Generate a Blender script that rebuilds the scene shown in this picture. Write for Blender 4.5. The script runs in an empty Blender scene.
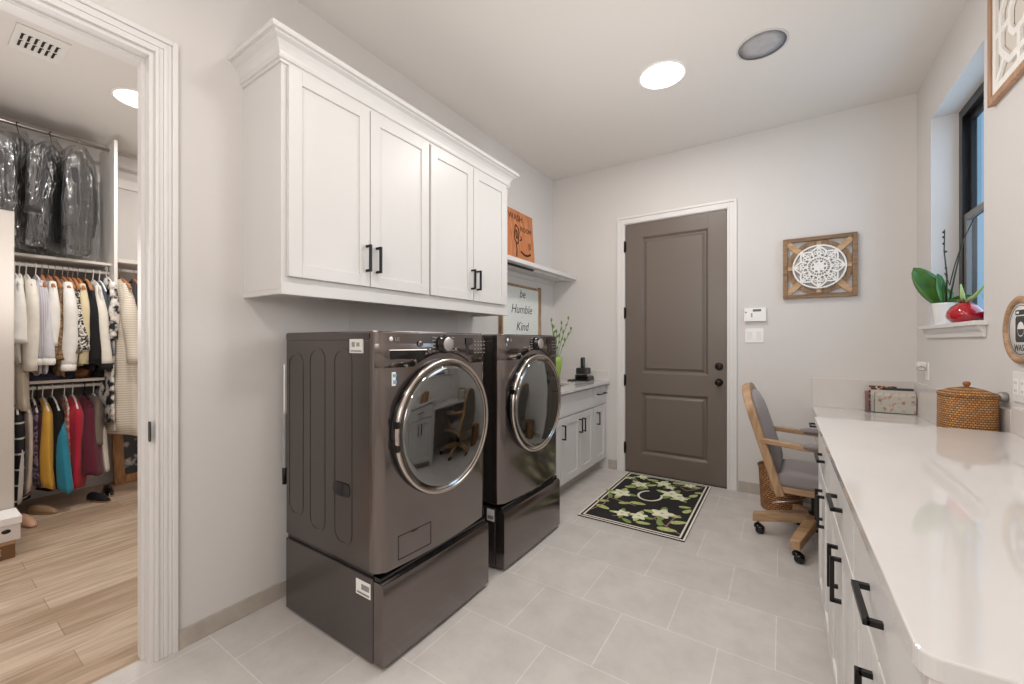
import bpy, bmesh, math, random
from math import sin, cos, pi, radians, sqrt
from mathutils import Vector, Matrix
random.seed(7)
scene = bpy.context.scene
COL = scene.collection
W = {}                                   # world position of each object's origin while it is built unrotated

# ------------------------------------------------------------------ materials
MATS = {}
def _nt(name):
    m = bpy.data.materials.new(name); m.use_nodes = True
    nt = m.node_tree; b = nt.nodes['Principled BSDF']
    return m, nt, b
def srgb(c):
    f = lambda v: v/12.92 if v <= .04045 else ((v+.055)/1.055)**2.4
    return tuple(f(v/255) for v in c) + (1,)
def mat(name, rgb, rough=.5, metal=0, bump=0, bscale=200, var=0, vscale=20, coat=0, emit=0, stretch=None, ior=None, sheen=0):
    """plain principled material with optional noise colour variation and noise bump"""
    if name in MATS: return MATS[name]
    m, nt, b = _nt(name)
    c = srgb(rgb)
    b.inputs['Base Color'].default_value = c
    b.inputs['Roughness'].default_value = rough
    b.inputs['Metallic'].default_value = metal
    if coat: b.inputs['Coat Weight'].default_value = coat; b.inputs['Coat Roughness'].default_value = .05
    if ior: b.inputs['IOR'].default_value = ior
    if sheen: b.inputs['Sheen Weight'].default_value = sheen
    if emit:
        b.inputs['Emission Color'].default_value = c; b.inputs['Emission Strength'].default_value = emit
    N = nt.nodes; L = nt.links
    tc = N.new('ShaderNodeTexCoord'); src = tc.outputs['Object']
    if stretch:
        mp = N.new('ShaderNodeMapping'); mp.inputs['Scale'].default_value = stretch
        L.new(src, mp.inputs['Vector']); src = mp.outputs['Vector']
    nz = N.new('ShaderNodeTexNoise'); nz.inputs['Scale'].default_value = vscale; nz.inputs['Detail'].default_value = 4
    L.new(src, nz.inputs['Vector'])
    rp = N.new('ShaderNodeValToRGB')
    v = max(var, .004)
    rp.color_ramp.elements[0].color = tuple(x*(1-v) for x in c[:3])+(1,)
    rp.color_ramp.elements[1].color = tuple(min(1, x*(1+v)) for x in c[:3])+(1,)
    rp.color_ramp.elements[0].position = .3; rp.color_ramp.elements[1].position = .7
    L.new(nz.outputs['Fac'], rp.inputs['Fac']); L.new(rp.outputs['Color'], b.inputs['Base Color'])
    if bump:
        n2 = N.new('ShaderNodeTexNoise'); n2.inputs['Scale'].default_value = bscale; n2.inputs['Detail'].default_value = 3
        L.new(src, n2.inputs['Vector'])
        bp = N.new('ShaderNodeBump'); bp.inputs['Strength'].default_value = bump; bp.inputs['Distance'].default_value = .004
        L.new(n2.outputs['Fac'], bp.inputs['Height']); L.new(bp.outputs['Normal'], b.inputs['Normal'])
    MATS[name] = m
    return m
def pattern_mat(name, kind, c1, c2, scale=40, rough=.8, c3=None, thr=.5, stretch=None):
    """fabric prints: stripes, checks, spots, grid"""
    if name in MATS: return MATS[name]
    m, nt, b = _nt(name); N = nt.nodes; L = nt.links
    b.inputs['Roughness'].default_value = rough
    tc = N.new('ShaderNodeTexCoord'); src = tc.outputs['Object']
    if stretch:
        mp = N.new('ShaderNodeMapping'); mp.inputs['Scale'].default_value = stretch
        L.new(src, mp.inputs['Vector']); src = mp.outputs['Vector']
    if kind == 'stripes':
        t = N.new('ShaderNodeTexWave'); t.bands_direction = 'Y'; t.inputs['Scale'].default_value = scale; t.inputs['Distortion'].default_value = .6; out = t.outputs['Fac']
    elif kind == 'rows':
        t = N.new('ShaderNodeTexWave'); t.bands_direction = 'Z'; t.inputs['Scale'].default_value = scale; t.inputs['Distortion'].default_value = .4; out = t.outputs['Fac']
    elif kind == 'check':
        t = N.new('ShaderNodeTexVoronoi'); t.distance = 'CHEBYCHEV'; t.inputs['Scale'].default_value = scale; out = t.outputs['Distance']
    elif kind == 'grid':
        t = N.new('ShaderNodeTexBrick'); t.offset = 0; t.inputs['Scale'].default_value = 1
        t.inputs['Brick Width'].default_value = 1/scale; t.inputs['Row Height'].default_value = 1/scale; t.inputs['Mortar Size'].default_value = .06/scale
        cx = N.new('ShaderNodeSeparateXYZ'); cb = N.new('ShaderNodeCombineXYZ'); L.new(src, cx.inputs[0])
        ad = N.new('ShaderNodeMath'); ad.operation = 'ADD'; L.new(cx.outputs['X'], ad.inputs[0]); L.new(cx.outputs['Y'], ad.inputs[1])
        L.new(ad.outputs[0], cb.inputs['X']); L.new(cx.outputs['Z'], cb.inputs['Y'])
        L.new(cb.outputs[0], t.inputs['Vector']); src = None; out = t.outputs['Fac']
    else:
        t = N.new('ShaderNodeTexNoise'); t.inputs['Scale'].default_value = scale; t.inputs['Detail'].default_value = 3; out = t.outputs['Fac']
    if src is not None: L.new(src, t.inputs['Vector'])
    rp = N.new('ShaderNodeValToRGB'); e = rp.color_ramp.elements
    e[0].color = srgb(c1); e[0].position = thr-.04; e[1].color = srgb(c2); e[1].position = thr+.04
    if c3: x = e.new(min(.98, thr+.12)); x.color = srgb(c3)
    L.new(out, rp.inputs['Fac']); L.new(rp.outputs['Color'], b.inputs['Base Color'])
    MATS[name] = m; return m

def tile_mat():
    m, nt, b = _nt('floor_tile'); N = nt.nodes; L = nt.links
    g = N.new('ShaderNodeNewGeometry')
    mp = N.new('ShaderNodeMapping'); mp.inputs['Location'].default_value = (.022+20*.405, -1.9+21*.378, 0)
    L.new(g.outputs['Position'], mp.inputs['Vector'])
    br = N.new('ShaderNodeTexBrick'); br.offset = .5; br.inputs['Scale'].default_value = 1
    br.inputs['Brick Width'].default_value = .405; br.inputs['Row Height'].default_value = .378
    br.inputs['Mortar Size'].default_value = .0022; br.inputs['Mortar Smooth'].default_value = .3
    br.inputs['Color1'].default_value = srgb((196, 191, 187)); br.inputs['Color2'].default_value = srgb((203, 198, 194))
    br.inputs['Mortar'].default_value = srgb((222, 217, 213)); br.inputs['Bias'].default_value = 0
    L.new(mp.outputs['Vector'], br.inputs['Vector'])
    nz = N.new('ShaderNodeTexNoise'); nz.inputs['Scale'].default_value = 6; nz.inputs['Detail'].default_value = 9; nz.inputs['Roughness'].default_value = .68
    L.new(g.outputs['Position'], nz.inputs['Vector'])
    rp = N.new('ShaderNodeValToRGB'); rp.color_ramp.elements[0].position = .3; rp.color_ramp.elements[1].position = .62
    rp.color_ramp.elements[0].color = (.80, .79, .78, 1); rp.color_ramp.elements[1].color = (1, 1, 1, 1)
    L.new(nz.outputs['Fac'], rp.inputs['Fac'])
    mx = N.new('ShaderNodeMixRGB'); mx.blend_type = 'MULTIPLY'; mx.inputs['Fac'].default_value = .75
    L.new(br.outputs['Color'], mx.inputs['Color1']); L.new(rp.outputs['Color'], mx.inputs['Color2'])
    L.new(mx.outputs['Color'], b.inputs['Base Color']); b.inputs['Roughness'].default_value = .42
    return m
def plank_mat():
    m, nt, b = _nt('wood_look_tile'); N = nt.nodes; L = nt.links
    g = N.new('ShaderNodeNewGeometry')
    mp = N.new('ShaderNodeMapping'); mp.inputs['Rotation'].default_value = (0, 0, pi/2); mp.inputs['Location'].default_value = (10.2, 12.07, 0)
    L.new(g.outputs['Position'], mp.inputs['Vector'])
    br = N.new('ShaderNodeTexBrick'); br.offset = .37; br.inputs['Scale'].default_value = 1
    br.inputs['Brick Width'].default_value = .92; br.inputs['Row Height'].default_value = .155
    br.inputs['Mortar Size'].default_value = .0016; br.inputs['Color1'].default_value = srgb((178, 155, 132)); br.inputs['Color2'].default_value = srgb((208, 189, 168))
    br.inputs['Mortar'].default_value = srgb((160, 138, 114)); L.new(mp.outputs['Vector'], br.inputs['Vector'])
    m2 = N.new('ShaderNodeMapping'); m2.inputs['Scale'].default_value = (9, .9, 1); L.new(g.outputs['Position'], m2.inputs['Vector'])
    nz = N.new('ShaderNodeTexNoise'); nz.inputs['Scale'].default_value = 3.2; nz.inputs['Detail'].default_value = 6; nz.inputs['Distortion'].default_value = .7
    L.new(m2.outputs['Vector'], nz.inputs['Vector'])
    rp = N.new('ShaderNodeValToRGB'); rp.color_ramp.elements[0].position = .32; rp.color_ramp.elements[1].position = .66
    rp.color_ramp.elements[0].color = (.62, .56, .51, 1); rp.color_ramp.elements[1].color = (1, 1, 1, 1)
    L.new(nz.outputs['Fac'], rp.inputs['Fac'])
    mx = N.new('ShaderNodeMixRGB'); mx.blend_type = 'MULTIPLY'; mx.inputs['Fac'].default_value = .9
    L.new(br.outputs['Color'], mx.inputs['Color1']); L.new(rp.outputs['Color'], mx.inputs['Color2'])
    L.new(mx.outputs['Color'], b.inputs['Base Color']); b.inputs['Roughness'].default_value = .38
    return m
def wood_mat(name, c1, c2, axis='X', scale=6, rough=.5):
    if name in MATS: return MATS[name]
    m, nt, b = _nt(name); N = nt.nodes; L = nt.links
    tc = N.new('ShaderNodeTexCoord'); mp = N.new('ShaderNodeMapping')
    s = [9, 9, 9]; s['XYZ'.index(axis)] = .9
    mp.inputs['Scale'].default_value = s; L.new(tc.outputs['Object'], mp.inputs['Vector'])
    nz = N.new('ShaderNodeTexNoise'); nz.inputs['Scale'].default_value = scale; nz.inputs['Detail'].default_value = 5; nz.inputs['Distortion'].default_value = .8
    L.new(mp.outputs['Vector'], nz.inputs['Vector'])
    rp = N.new('ShaderNodeValToRGB'); rp.color_ramp.elements[0].position = .32; rp.color_ramp.elements[1].position = .68
    rp.color_ramp.elements[0].color = srgb(c1); rp.color_ramp.elements[1].color = srgb(c2)
    L.new(nz.outputs['Fac'], rp.inputs['Fac']); L.new(rp.outputs['Color'], b.inputs['Base Color'])
    b.inputs['Roughness'].default_value = rough
    MATS[name] = m; return m
def wicker_mat(name, c1, c2, sc=130, polar=True):
    m, nt, b = _nt(name); N = nt.nodes; L = nt.links
    tc = N.new('ShaderNodeTexCoord'); sp = N.new('ShaderNodeSeparateXYZ'); L.new(tc.outputs['Object'], sp.inputs[0])
    at = N.new('ShaderNodeMath'); at.operation = 'ARCTAN2'; L.new(sp.outputs['Y'], at.inputs[0]); L.new(sp.outputs['X'], at.inputs[1])
    ml = N.new('ShaderNodeMath'); ml.operation = 'MULTIPLY'; ml.inputs[1].default_value = .14; L.new(at.outputs[0], ml.inputs[0])
    cb = N.new('ShaderNodeCombineXYZ'); L.new(ml.outputs[0], cb.inputs['X']); L.new(sp.outputs['Z'], cb.inputs['Y'])
    br = N.new('ShaderNodeTexBrick'); br.offset = .5; br.inputs['Scale'].default_value = sc
    br.inputs['Brick Width'].default_value = 1.5; br.inputs['Row Height'].default_value = .9; br.inputs['Mortar Size'].default_value = .2; br.inputs['Mortar Smooth'].default_value = .5
    br.inputs['Color1'].default_value = srgb(c1); br.inputs['Color2'].default_value = srgb(c2); br.inputs['Mortar'].default_value = srgb(tuple(int(v*.42) for v in c1))
    L.new(cb.outputs[0], br.inputs['Vector']); L.new(br.outputs['Color'], b.inputs['Base Color'])
    bp = N.new('ShaderNodeBump'); bp.inputs['Strength'].default_value = .8; bp.inputs['Distance'].default_value = .004; bp.invert = True
    L.new(br.outputs['Fac'], bp.inputs['Height']); L.new(bp.outputs['Normal'], b.inputs['Normal']); b.inputs['Roughness'].default_value = .6
    return m
def glass_mat(name, tint=(1, 1, 1), mixmin=.05, rough=.02, bump=0):
    m = bpy.data.materials.new(name); m.use_nodes = True; nt = m.node_tree; N = nt.nodes; L = nt.links
    for n in list(N): N.remove(n)
    out = N.new('ShaderNodeOutputMaterial'); tr = N.new('ShaderNodeBsdfTransparent'); gl = N.new('ShaderNodeBsdfGlossy')
    tr.inputs['Color'].default_value = tint+(1,); gl.inputs['Roughness'].default_value = rough; gl.inputs['Color'].default_value = (1, 1, 1, 1)
    fr = N.new('ShaderNodeLayerWeight'); fr.inputs['Blend'].default_value = .5
    pw = N.new('ShaderNodeMath'); pw.operation = 'POWER'; pw.inputs[1].default_value = 4.5
    ml = N.new('ShaderNodeMath'); ml.operation = 'MULTIPLY'; ml.inputs[1].default_value = .85
    L.new(fr.outputs['Facing'], pw.inputs[0]); L.new(pw.outputs[0], ml.inputs[0])
    ad = N.new('ShaderNodeMath'); ad.operation = 'ADD'; ad.inputs[1].default_value = mixmin; ad.use_clamp = True
    mx = N.new('ShaderNodeMixShader'); L.new(ml.outputs[0], ad.inputs[0]); L.new(ad.outputs[0], mx.inputs[0]); L.new(tr.outputs[0], mx.inputs[1]); L.new(gl.outputs[0], mx.inputs[2])
    if bump:
        tc = N.new('ShaderNodeTexCoord'); mp = N.new('ShaderNodeMapping'); mp.inputs['Scale'].default_value = (1.6, 1.6, .55)
        nz = N.new('ShaderNodeTexNoise'); nz.inputs['Scale'].default_value = 16; nz.inputs['Detail'].default_value = 3; nz.inputs['Distortion'].default_value = 1.5
        L.new(tc.outputs['Object'], mp.inputs[0]); L.new(mp.outputs[0], nz.inputs['Vector'])
        bp = N.new('ShaderNodeBump'); bp.inputs['Strength'].default_value = bump; bp.inputs['Distance'].default_value = .03
        L.new(nz.outputs['Fac'], bp.inputs['Height']); L.new(bp.outputs['Normal'], gl.inputs['Normal']); L.new(bp.outputs['Normal'], fr.inputs['Normal'])
    L.new(mx.outputs[0], out.inputs['Surface']); return m

M_wall = mat('wall_paint', (212, 208, 205), .75, bump=.05, bscale=350)
M_ceil = mat('ceiling_paint', (216, 211, 206), .9, bump=.05, bscale=300)
M_trim = mat('trim_paint', (221, 218, 216), .42)
M_cab = mat('white_cabinet_paint', (211, 209, 207), .36)
M_quartz = mat('white_quartz', (210, 207, 205), .045, var=.02, vscale=5, coat=.3)
M_splash = mat('white_quartz_splash', (214, 208, 204), .16, var=.02, vscale=5)
M_tile = tile_mat(); M_plank = plank_mat()
M_base = mat('taupe_tile_baseboard', (176, 167, 157), .5, var=.10, vscale=14)
M_door = mat('taupe_door_paint', (107, 96, 88), .38, bump=.03, bscale=60)
M_black = mat('matte_black_metal', (24, 22, 22), .38, .3)
M_bronze = mat('dark_bronze_hardware', (38, 32, 29), .32, .7)
M_steel = mat('black_stainless', (124, 116, 113), .16, .92, var=.03, vscale=3)
M_steel_side = mat('graphite_side_enamel', (100, 94, 92), .24, .75)
M_chrome = mat('champagne_chrome', (205, 195, 186), .16, 1)
M_silver = mat('satin_silver', (190, 182, 178), .3, .9)
M_gloss_black = mat('gloss_black_plastic', (14, 13, 14), .08)
M_print = mat('pale_print', (160, 155, 153), .5)
M_white_pl = mat('white_plastic', (236, 234, 231), .35)
M_gray_print = mat('grey_print', (140, 136, 132), .5)
M_doorglass = glass_mat('dark_door_glass', (.32, .37, .33), .22, .012)
M_tub = mat('grey_tub', (118, 124, 112), .35, .1)
M_tubdark = mat('dark_tub', (20, 24, 21), .3, .2)
M_oak = wood_mat('honey_oak', (146, 114, 84), (184, 150, 114), 'Z', 4)
M_oakx = wood_mat('honey_oak_long', (146, 114, 84), (184, 150, 114), 'X', 4)
M_greyfab = mat('grey_upholstery', (134, 126, 126), .85, bump=.3, bscale=500, sheen=.2)
M_rustic = wood_mat('rustic_wood', (118, 92, 68), (158, 128, 98), 'X', 5, .7)
M_rusticz = wood_mat('rustic_wood_upright', (118, 92, 68), (158, 128, 98), 'Z', 5, .7)
M_lightwood = wood_mat('pale_wood', (170, 134, 98), (202, 170, 132), 'X', 5, .65)
M_whitewash = mat('whitewashed_carving', (236, 233, 228), .7, var=.03, vscale=60)
M_wicker = wicker_mat('honey_wicker', (200, 146, 84), (168, 112, 60), 92)
M_wicker2 = wicker_mat('brown_wicker', (206, 148, 94), (168, 112, 68), 55)
M_emit = mat('lamp_diffuser', (255, 250, 243), .5, emit=9)
M_poly = glass_mat('clear_plastic_bag', (.88, .88, .88), .13, .22, bump=1)
M_acrylic = glass_mat('clear_acrylic', (.96, .97, .97), .04, .02)
M_winglass = glass_mat('window_glass', (.92, .96, .98), .02, .01)

# ------------------------------------------------------------------ mesh builder
def strip2d(pts, w, closed=False):
    n = len(pts); Lf = []; Rt = []
    for i in range(n):
        p = pts[i]; a = pts[i-1] if (i or closed) else None; b = pts[(i+1) % n] if (i < n-1 or closed) else None
        def nrm(u, v):
            dx, dy = v[0]-u[0], v[1]-u[1]; l = math.hypot(dx, dy) or 1; return (-dy/l, dx/l)
        n1 = nrm(a, p) if a else nrm(p, b); n2 = nrm(p, b) if b else n1
        mx, my = n1[0]+n2[0], n1[1]+n2[1]; l = math.hypot(mx, my)
        if l < .3: mx, my = n1; k = 1
        else: mx, my = mx/l, my/l; k = min(1.8, 1/max(.3, mx*n1[0]+my*n1[1]))
        h = w/2*k; Lf.append((p[0]+mx*h, p[1]+my*h)); Rt.append((p[0]-mx*h, p[1]-my*h))
    return Lf, Rt
class MB:
    def __init__(s): s.v = []; s.f = []; s.mi = []; s.sm = []
    def add(s, verts, faces, mi=0, smooth=False):
        n = len(s.v); s.v += [tuple(p) for p in verts]
        for f in faces: s.f.append([i+n for i in f]); s.mi.append(mi); s.sm.append(smooth)
        return s
    def box(s, x0, x1, y0, y1, z0, z1, mi=0):
        v = [(x, y, z) for z in (z0, z1) for y in (y0, y1) for x in (x0, x1)]
        return s.add(v, [(0, 2, 3, 1), (4, 5, 7, 6), (0, 1, 5, 4), (2, 6, 7, 3), (0, 4, 6, 2), (1, 3, 7, 5)], mi)
    def hexa(s, a, b, mi=0):             # two quads
        return s.add(list(a)+list(b), [(3, 2, 1, 0), (4, 5, 6, 7), (0, 1, 5, 4), (1, 2, 6, 5), (2, 3, 7, 6), (3, 0, 4, 7)], mi)
    def prism(s, poly, axis, a, b, mi=0, smooth=False):
        """polygon given in the two other axes (cyclic order), extruded along axis from a to b"""
        def P(p, t):
            if axis == 'X': return (t, p[0], p[1])
            if axis == 'Y': return (p[0], t, p[1])
            return (p[0], p[1], t)
        n = len(poly); v = [P(p, a) for p in poly]+[P(p, b) for p in poly]
        s.add(v, [tuple(range(n))[::-1], tuple(range(n, 2*n))], mi)
        k = len(s.v)-2*n
        for i in range(n):
            s.f.append([k+i, k+(i+1) % n, k+n+(i+1) % n, k+n+i]); s.mi.append(mi); s.sm.append(smooth)
        return s
    def tube(s, pts, r, n=10, mi=0, caps=True, flat=None, closed=False):
        pts = [Vector(p) for p in pts]; m = len(pts)
        rs = r if isinstance(r, (list, tuple)) else [r]*m
        rings = []; up = None
        for i, p in enumerate(pts):
            if closed: t = pts[(i+1) % m]-pts[i-1]
            else: t = pts[min(i+1, m-1)]-pts[max(i-1, 0)]
            t.normalize()
            if up is None:
                up = Vector((0, 0, 1)) if abs(t.z) < .9 else Vector((1, 0, 0))
            u = (up-t*up.dot(t)).normalized(); w = t.cross(u); up = u
            rings.append([p+(u*cos(2*pi*k/n)+w*sin(2*pi*k/n))*rs[i] for k in range(n)])
        v = [q for rg in rings for q in rg]; f = []
        for i in range(m if closed else m-1):
            j = (i+1) % m
            for k in range(n): f.append((i*n+k, i*n+(k+1) % n, j*n+(k+1) % n, j*n+k))
        if caps and not closed: f += [tuple(range(n))[::-1], tuple(range((m-1)*n, m*n))]
        return s.add(v, f, mi, True)
    def lathe(s, prof, c, axis='Z', n=40, mi=0, smooth=True, cap=True, sx=1, sy=1, power=2):
        """prof: list of (r, h); c: centre at h=0"""
        v = []; m = len(prof)
        for r, h in prof:
            for k in range(n):
                a = 2*pi*k/n; ca, sa = cos(a), sin(a)
                if power != 2:
                    ca = math.copysign(abs(ca)**(2/power), ca); sa = math.copysign(abs(sa)**(2/power), sa)
                p, q = r*ca*sx, r*sa*sy
                if axis == 'Z': v.append((c[0]+p, c[1]+q, c[2]+h))
                elif axis == 'X': v.append((c[0]+h, c[1]+p, c[2]+q))
                else: v.append((c[0]+q, c[1]+h, c[2]+p))
        f = [(i*n+k, i*n+(k+1) % n, (i+1)*n+(k+1) % n, (i+1)*n+k) for i in range(m-1) for k in range(n)]
        s.add(v, f, mi, smooth)
        if cap:
            b = len(s.v)-m*n
            if prof[0][0] > 1e-5: s.f.append([b+k for k in range(n)][::-1]); s.mi.append(mi); s.sm.append(False)
            if prof[-1][0] > 1e-5: s.f.append([b+(m-1)*n+k for k in range(n)]); s.mi.append(mi); s.sm.append(False)
        return s
    def cyl(s, p0, p1, r, n=20, mi=0):
        return s.tube([p0, p1], r, n, mi)
    def rings(s, rings, mi=0, smooth=True, caps=True):
        n = len(rings[0]); m = len(rings); v = [p for r in rings for p in r]
        f = [(i*n+k, i*n+(k+1) % n, (i+1)*n+(k+1) % n, (i+1)*n+k) for i in range(m-1) for k in range(n)]
        if caps: f += [tuple(range(n))[::-1], tuple(range((m-1)*n, m*n))]
        return s.add(v, f, mi, smooth)
    def ribbon(s, pts, w, axis, a, b, mi=0, closed=False):
        """flat mitred strip of width w following 2-D pts, extruded along axis a..b; successive strips are set a hair apart"""
        s.rc = getattr(s, 'rc', 0)+1; k = (s.rc % 40)*.00003
        b2, a2 = (b+k, a) if b > a else (b-k, a)
        Lf, Rt = strip2d(pts, w, closed)
        def P(p, t):
            if axis == 'X': return (t, p[0], p[1])
            if axis == 'Y': return (p[0], t, p[1])
            return (p[0], p[1], t)
        if axis in 'XY': a2, b2 = a-k, b          # front of wall pieces is the smaller coordinate
        n = len(Lf); rings = [[P(Lf[i], a2), P(Rt[i], a2), P(Rt[i], b2), P(Lf[i], b2)] for i in range(n)]
        if closed: rings.append(rings[0])
        return s.rings(rings, mi, False, not closed)
    def build(s, name, mats, parent=None, bevel=0, seg=2, sub=0, origin=None, angle=30):
        if not isinstance(mats, (list, tuple)): mats = [mats]
        xs = [p[0] for p in s.v]; ys = [p[1] for p in s.v]; zs = [p[2] for p in s.v]
        c = Vector(origin) if origin else Vector(((min(xs)+max(xs))/2, (min(ys)+max(ys))/2, (min(zs)+max(zs))/2))
        me = bpy.data.meshes.new(name)
        me.from_pydata([tuple(Vector(p)-c) for p in s.v], [], s.f)
        me.polygons.foreach_set('material_index', s.mi); me.polygons.foreach_set('use_smooth', s.sm)
        for m in mats: me.materials.append(m)
        bm = bmesh.new(); bm.from_mesh(me); bmesh.ops.recalc_face_normals(bm, faces=bm.faces); bm.to_mesh(me); bm.free()
        me.update()
        o = bpy.data.objects.new(name, me); COL.objects.link(o); W[o] = c
        if parent is not None: o.parent = parent; o.location = c-W[parent]
        else: o.location = c
        if bevel:
            b = o.modifiers.new('bevel', 'BEVEL'); b.width = bevel; b.segments = seg; b.limit_method = 'ANGLE'; b.angle_limit = radians(angle)
        if sub:
            q = o.modifiers.new('sub', 'SUBSURF'); q.levels = sub; q.render_levels = sub
        return o
def split(o, a=35):
    m = o.modifiers.new('edge_split', 'EDGE_SPLIT'); m.split_angle = radians(a); return o
def thing(name, label, cat, loc, group=None):
    o = bpy.data.objects.new(name, None); COL.objects.link(o); o.location = loc; o.empty_display_size = .1
    W[o] = Vector(loc); o['label'] = label; o['category'] = cat
    if group: o['group'] = group
    return o
def tag(o, label, cat, group=None):
    o['label'] = label; o['category'] = cat
    if group: o['group'] = group
    return o
def struct(o):
    o['kind'] = 'structure'; return o
def text(name, body, size, mat_, parent, origin, right, up, extrude=.0006, align='CENTER'):
    """flat lettering as a mesh: origin = centre of the baseline, right/up = unit directions"""
    cu = bpy.data.curves.new(name, 'FONT'); cu.body = body; cu.size = size; cu.extrude = extrude; cu.align_x = align; cu.resolution_u = 3
    t = bpy.data.objects.new(name, cu); COL.objects.link(t)
    dg = bpy.context.evaluated_depsgraph_get(); dg.update()
    me = bpy.data.meshes.new_from_object(t.evaluated_get(dg)); bpy.data.objects.remove(t)
    r = Vector(right); u = Vector(up); n = r.cross(u); c = Vector(origin)
    mb = MB(); mb.add([c+r*v.co.x+u*v.co.y+n*v.co.z for v in me.vertices], [list(p.vertices) for p in me.polygons])
    bpy.data.meshes.remove(me)
    return mb.build(name, mat_, parent)
def arc(cx, cy, r, a0, a1, n, ry=None):
    ry = r if ry is None else ry
    return [(cx+r*cos(radians(a0+(a1-a0)*i/n)), cy+ry*sin(radians(a0+(a1-a0)*i/n))) for i in range(n+1)]
def rrect(x0, x1, y0, y1, r, n=5):
    return arc(x1-r, y1-r, r, 0, 90, n)+arc(x0+r, y1-r, r, 90, 180, n)+arc(x0+r, y0+r, r, 180, 270, n)+arc(x1-r, y0+r, r, 270, 360, n)

# ------------------------------------------------------------------ room dimensions (metres; camera stands at x=0, y=0)
XL, XR, YB, YF, H = -2.1, .8, 4.015, -1.9, 3.05
WT = .14                                                    # inner wall thickness
CX0, CY0, CY1 = -5.1, -1.4, 2.0                              # closet
OY0, OY1, OZ = -.34, .579, 2.434                             # closet doorway
DX0, DX1, DZ = -1.302, -.401, 2.44                           # taupe door
WY0, WY1, WZ0, WZ1 = 2.856, 3.683, 1.36, 2.715                # window opening

struct(MB().box(-2.16, XR+.22, YF-.1, YB+.14, -.1, 0).build('floor', M_tile))
struct(MB().box(CX0-.1, -2.16, CY0-.1, CY1+.1, -.1, 0).build('floor_closet', M_plank))
struct(MB().box(XL-WT, XR+.22, YF-.1, YB+.14, H, H+.1).build('ceiling', M_ceil))
struct(MB().box(CX0-.1, XL-WT, CY0-.1, CY1+.1, H, H+.1).build('ceiling_closet', M_ceil))
w = MB().box(XL-WT, XL, YF-.1, OY0, 0, H).box(XL-WT, XL, OY1, YB+.14, 0, H).box(XL-WT, XL, OY0, OY1, OZ, H)
struct(w.build('wall_left', M_wall))
w = MB().box(XL, DX0-.02, YB, YB+.14, 0, H).box(DX1+.02, XR+.2, YB, YB+.14, 0, H).box(DX0-.02, DX1+.02, YB, YB+.14, DZ+.02, H)
struct(w.build('wall_back', M_wall))
w = MB().box(XR, XR+.2, YF-.1, WY0, 0, H).box(XR, XR+.2, WY1, YB, 0, H).box(XR, XR+.2, WY0, WY1, 0, WZ0).box(XR, XR+.2, WY0, WY1, WZ1, H)
struct(w.build('wall_right', M_wall))
struct(MB().box(XL, XR, YF-.1, YF, 0, H).build('wall_front', M_wall))
struct(MB().box(CX0-.1, CX0, CY0, CY1, 0, H).build('wall_closet_back', M_wall))
struct(MB().box(CX0, XL-WT, CY1, CY1+.1, 0, H).build('wall_closet_right', M_wall))
struct(MB().box(CX0, XL-WT, CY0-.1, CY0, 0, H).build('wall_closet_left', M_wall))
# closet door frame
def casing(mb, side):
    # side strips follow a stepped profile: (distance from opening, distance, thickness)
    for d0, d1, t in ((.004, .016, .014), (.016, .03, .009), (.03, .044, .013), (.044, .058, .009), (.058, .077, .018)):
        mb.box(XL, XL+t, OY1+d0, OY1+d1, 0, OZ+d1)
        mb.box(XL, XL+t, OY0-d1, OY0-d0, 0, OZ+d1)
        mb.box(XL, XL+t, OY0-d0, OY1+d0, OZ+d0, OZ+d1)
mb = MB(); casing(mb, 1); struct(mb.build('trim_1', M_trim, bevel=.002))
mb = MB().box(XL-WT, XL, OY1-.012, OY1, 0, OZ).box(XL-WT, XL, OY0, OY0+.012, 0, OZ).box(XL-WT, XL, OY0+.012, OY1-.012, OZ-.012, OZ)
mb.box(XL-.09, XL-.05, OY1-.024, OY1-.012, 0, OZ-.012).box(XL-.09, XL-.05, OY0+.012, OY1-.024, OZ-.024, OZ-.012)
struct(mb.build('trim_2', M_trim))
mb = MB().prism(rrect(XL-.006, XL+.021, .885, .965, .008), 'Y', OY1-.0145, OY1-.012)
sp = struct(mb.build('trim_3', M_bronze))
# baseboards
struct(MB().box(XL, XL+.012, OY1+.078, 2.6, 0, .078).build('baseboard_left', M_base, bevel=.001))
struct(MB().box(-.312, XR-.6, YB-.012, YB, 0, .09).build('baseboard_back', M_base, bevel=.001))
struct(MB().box(-1.47, -1.386, YB-.012, YB, 0, .09).build('baseboard_corner', M_base, bevel=.001))
struct(MB().box(XR-.012, XR, YF, .67, 0, .09).build('baseboard_right', M_base, bevel=.001))
# back door casing
mb = MB()
for d0, d1, t in ((.006, .02, .014), (.02, .055, .010), (.055, .078, .02)):
    mb.box(DX1+d0, DX1+d1, YB-t, YB, 0, DZ+d1); mb.box(DX0-d1, DX0-d0, YB-t, YB, 0, DZ+d1); mb.box(DX0-d0, DX1+d0, YB-t, YB, DZ+d0, DZ+d1)
struct(mb.build('trim_4', M_trim, bevel=.002))
mb = MB().box(DX0-.02, DX0, YB, YB+.14, 0, DZ+.02).box(DX1, DX1+.02, YB, YB+.14, 0, DZ+.02).box(DX0, DX1, YB, YB+.14, DZ, DZ+.02)
struct(mb.build('trim_5', M_trim))
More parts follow.
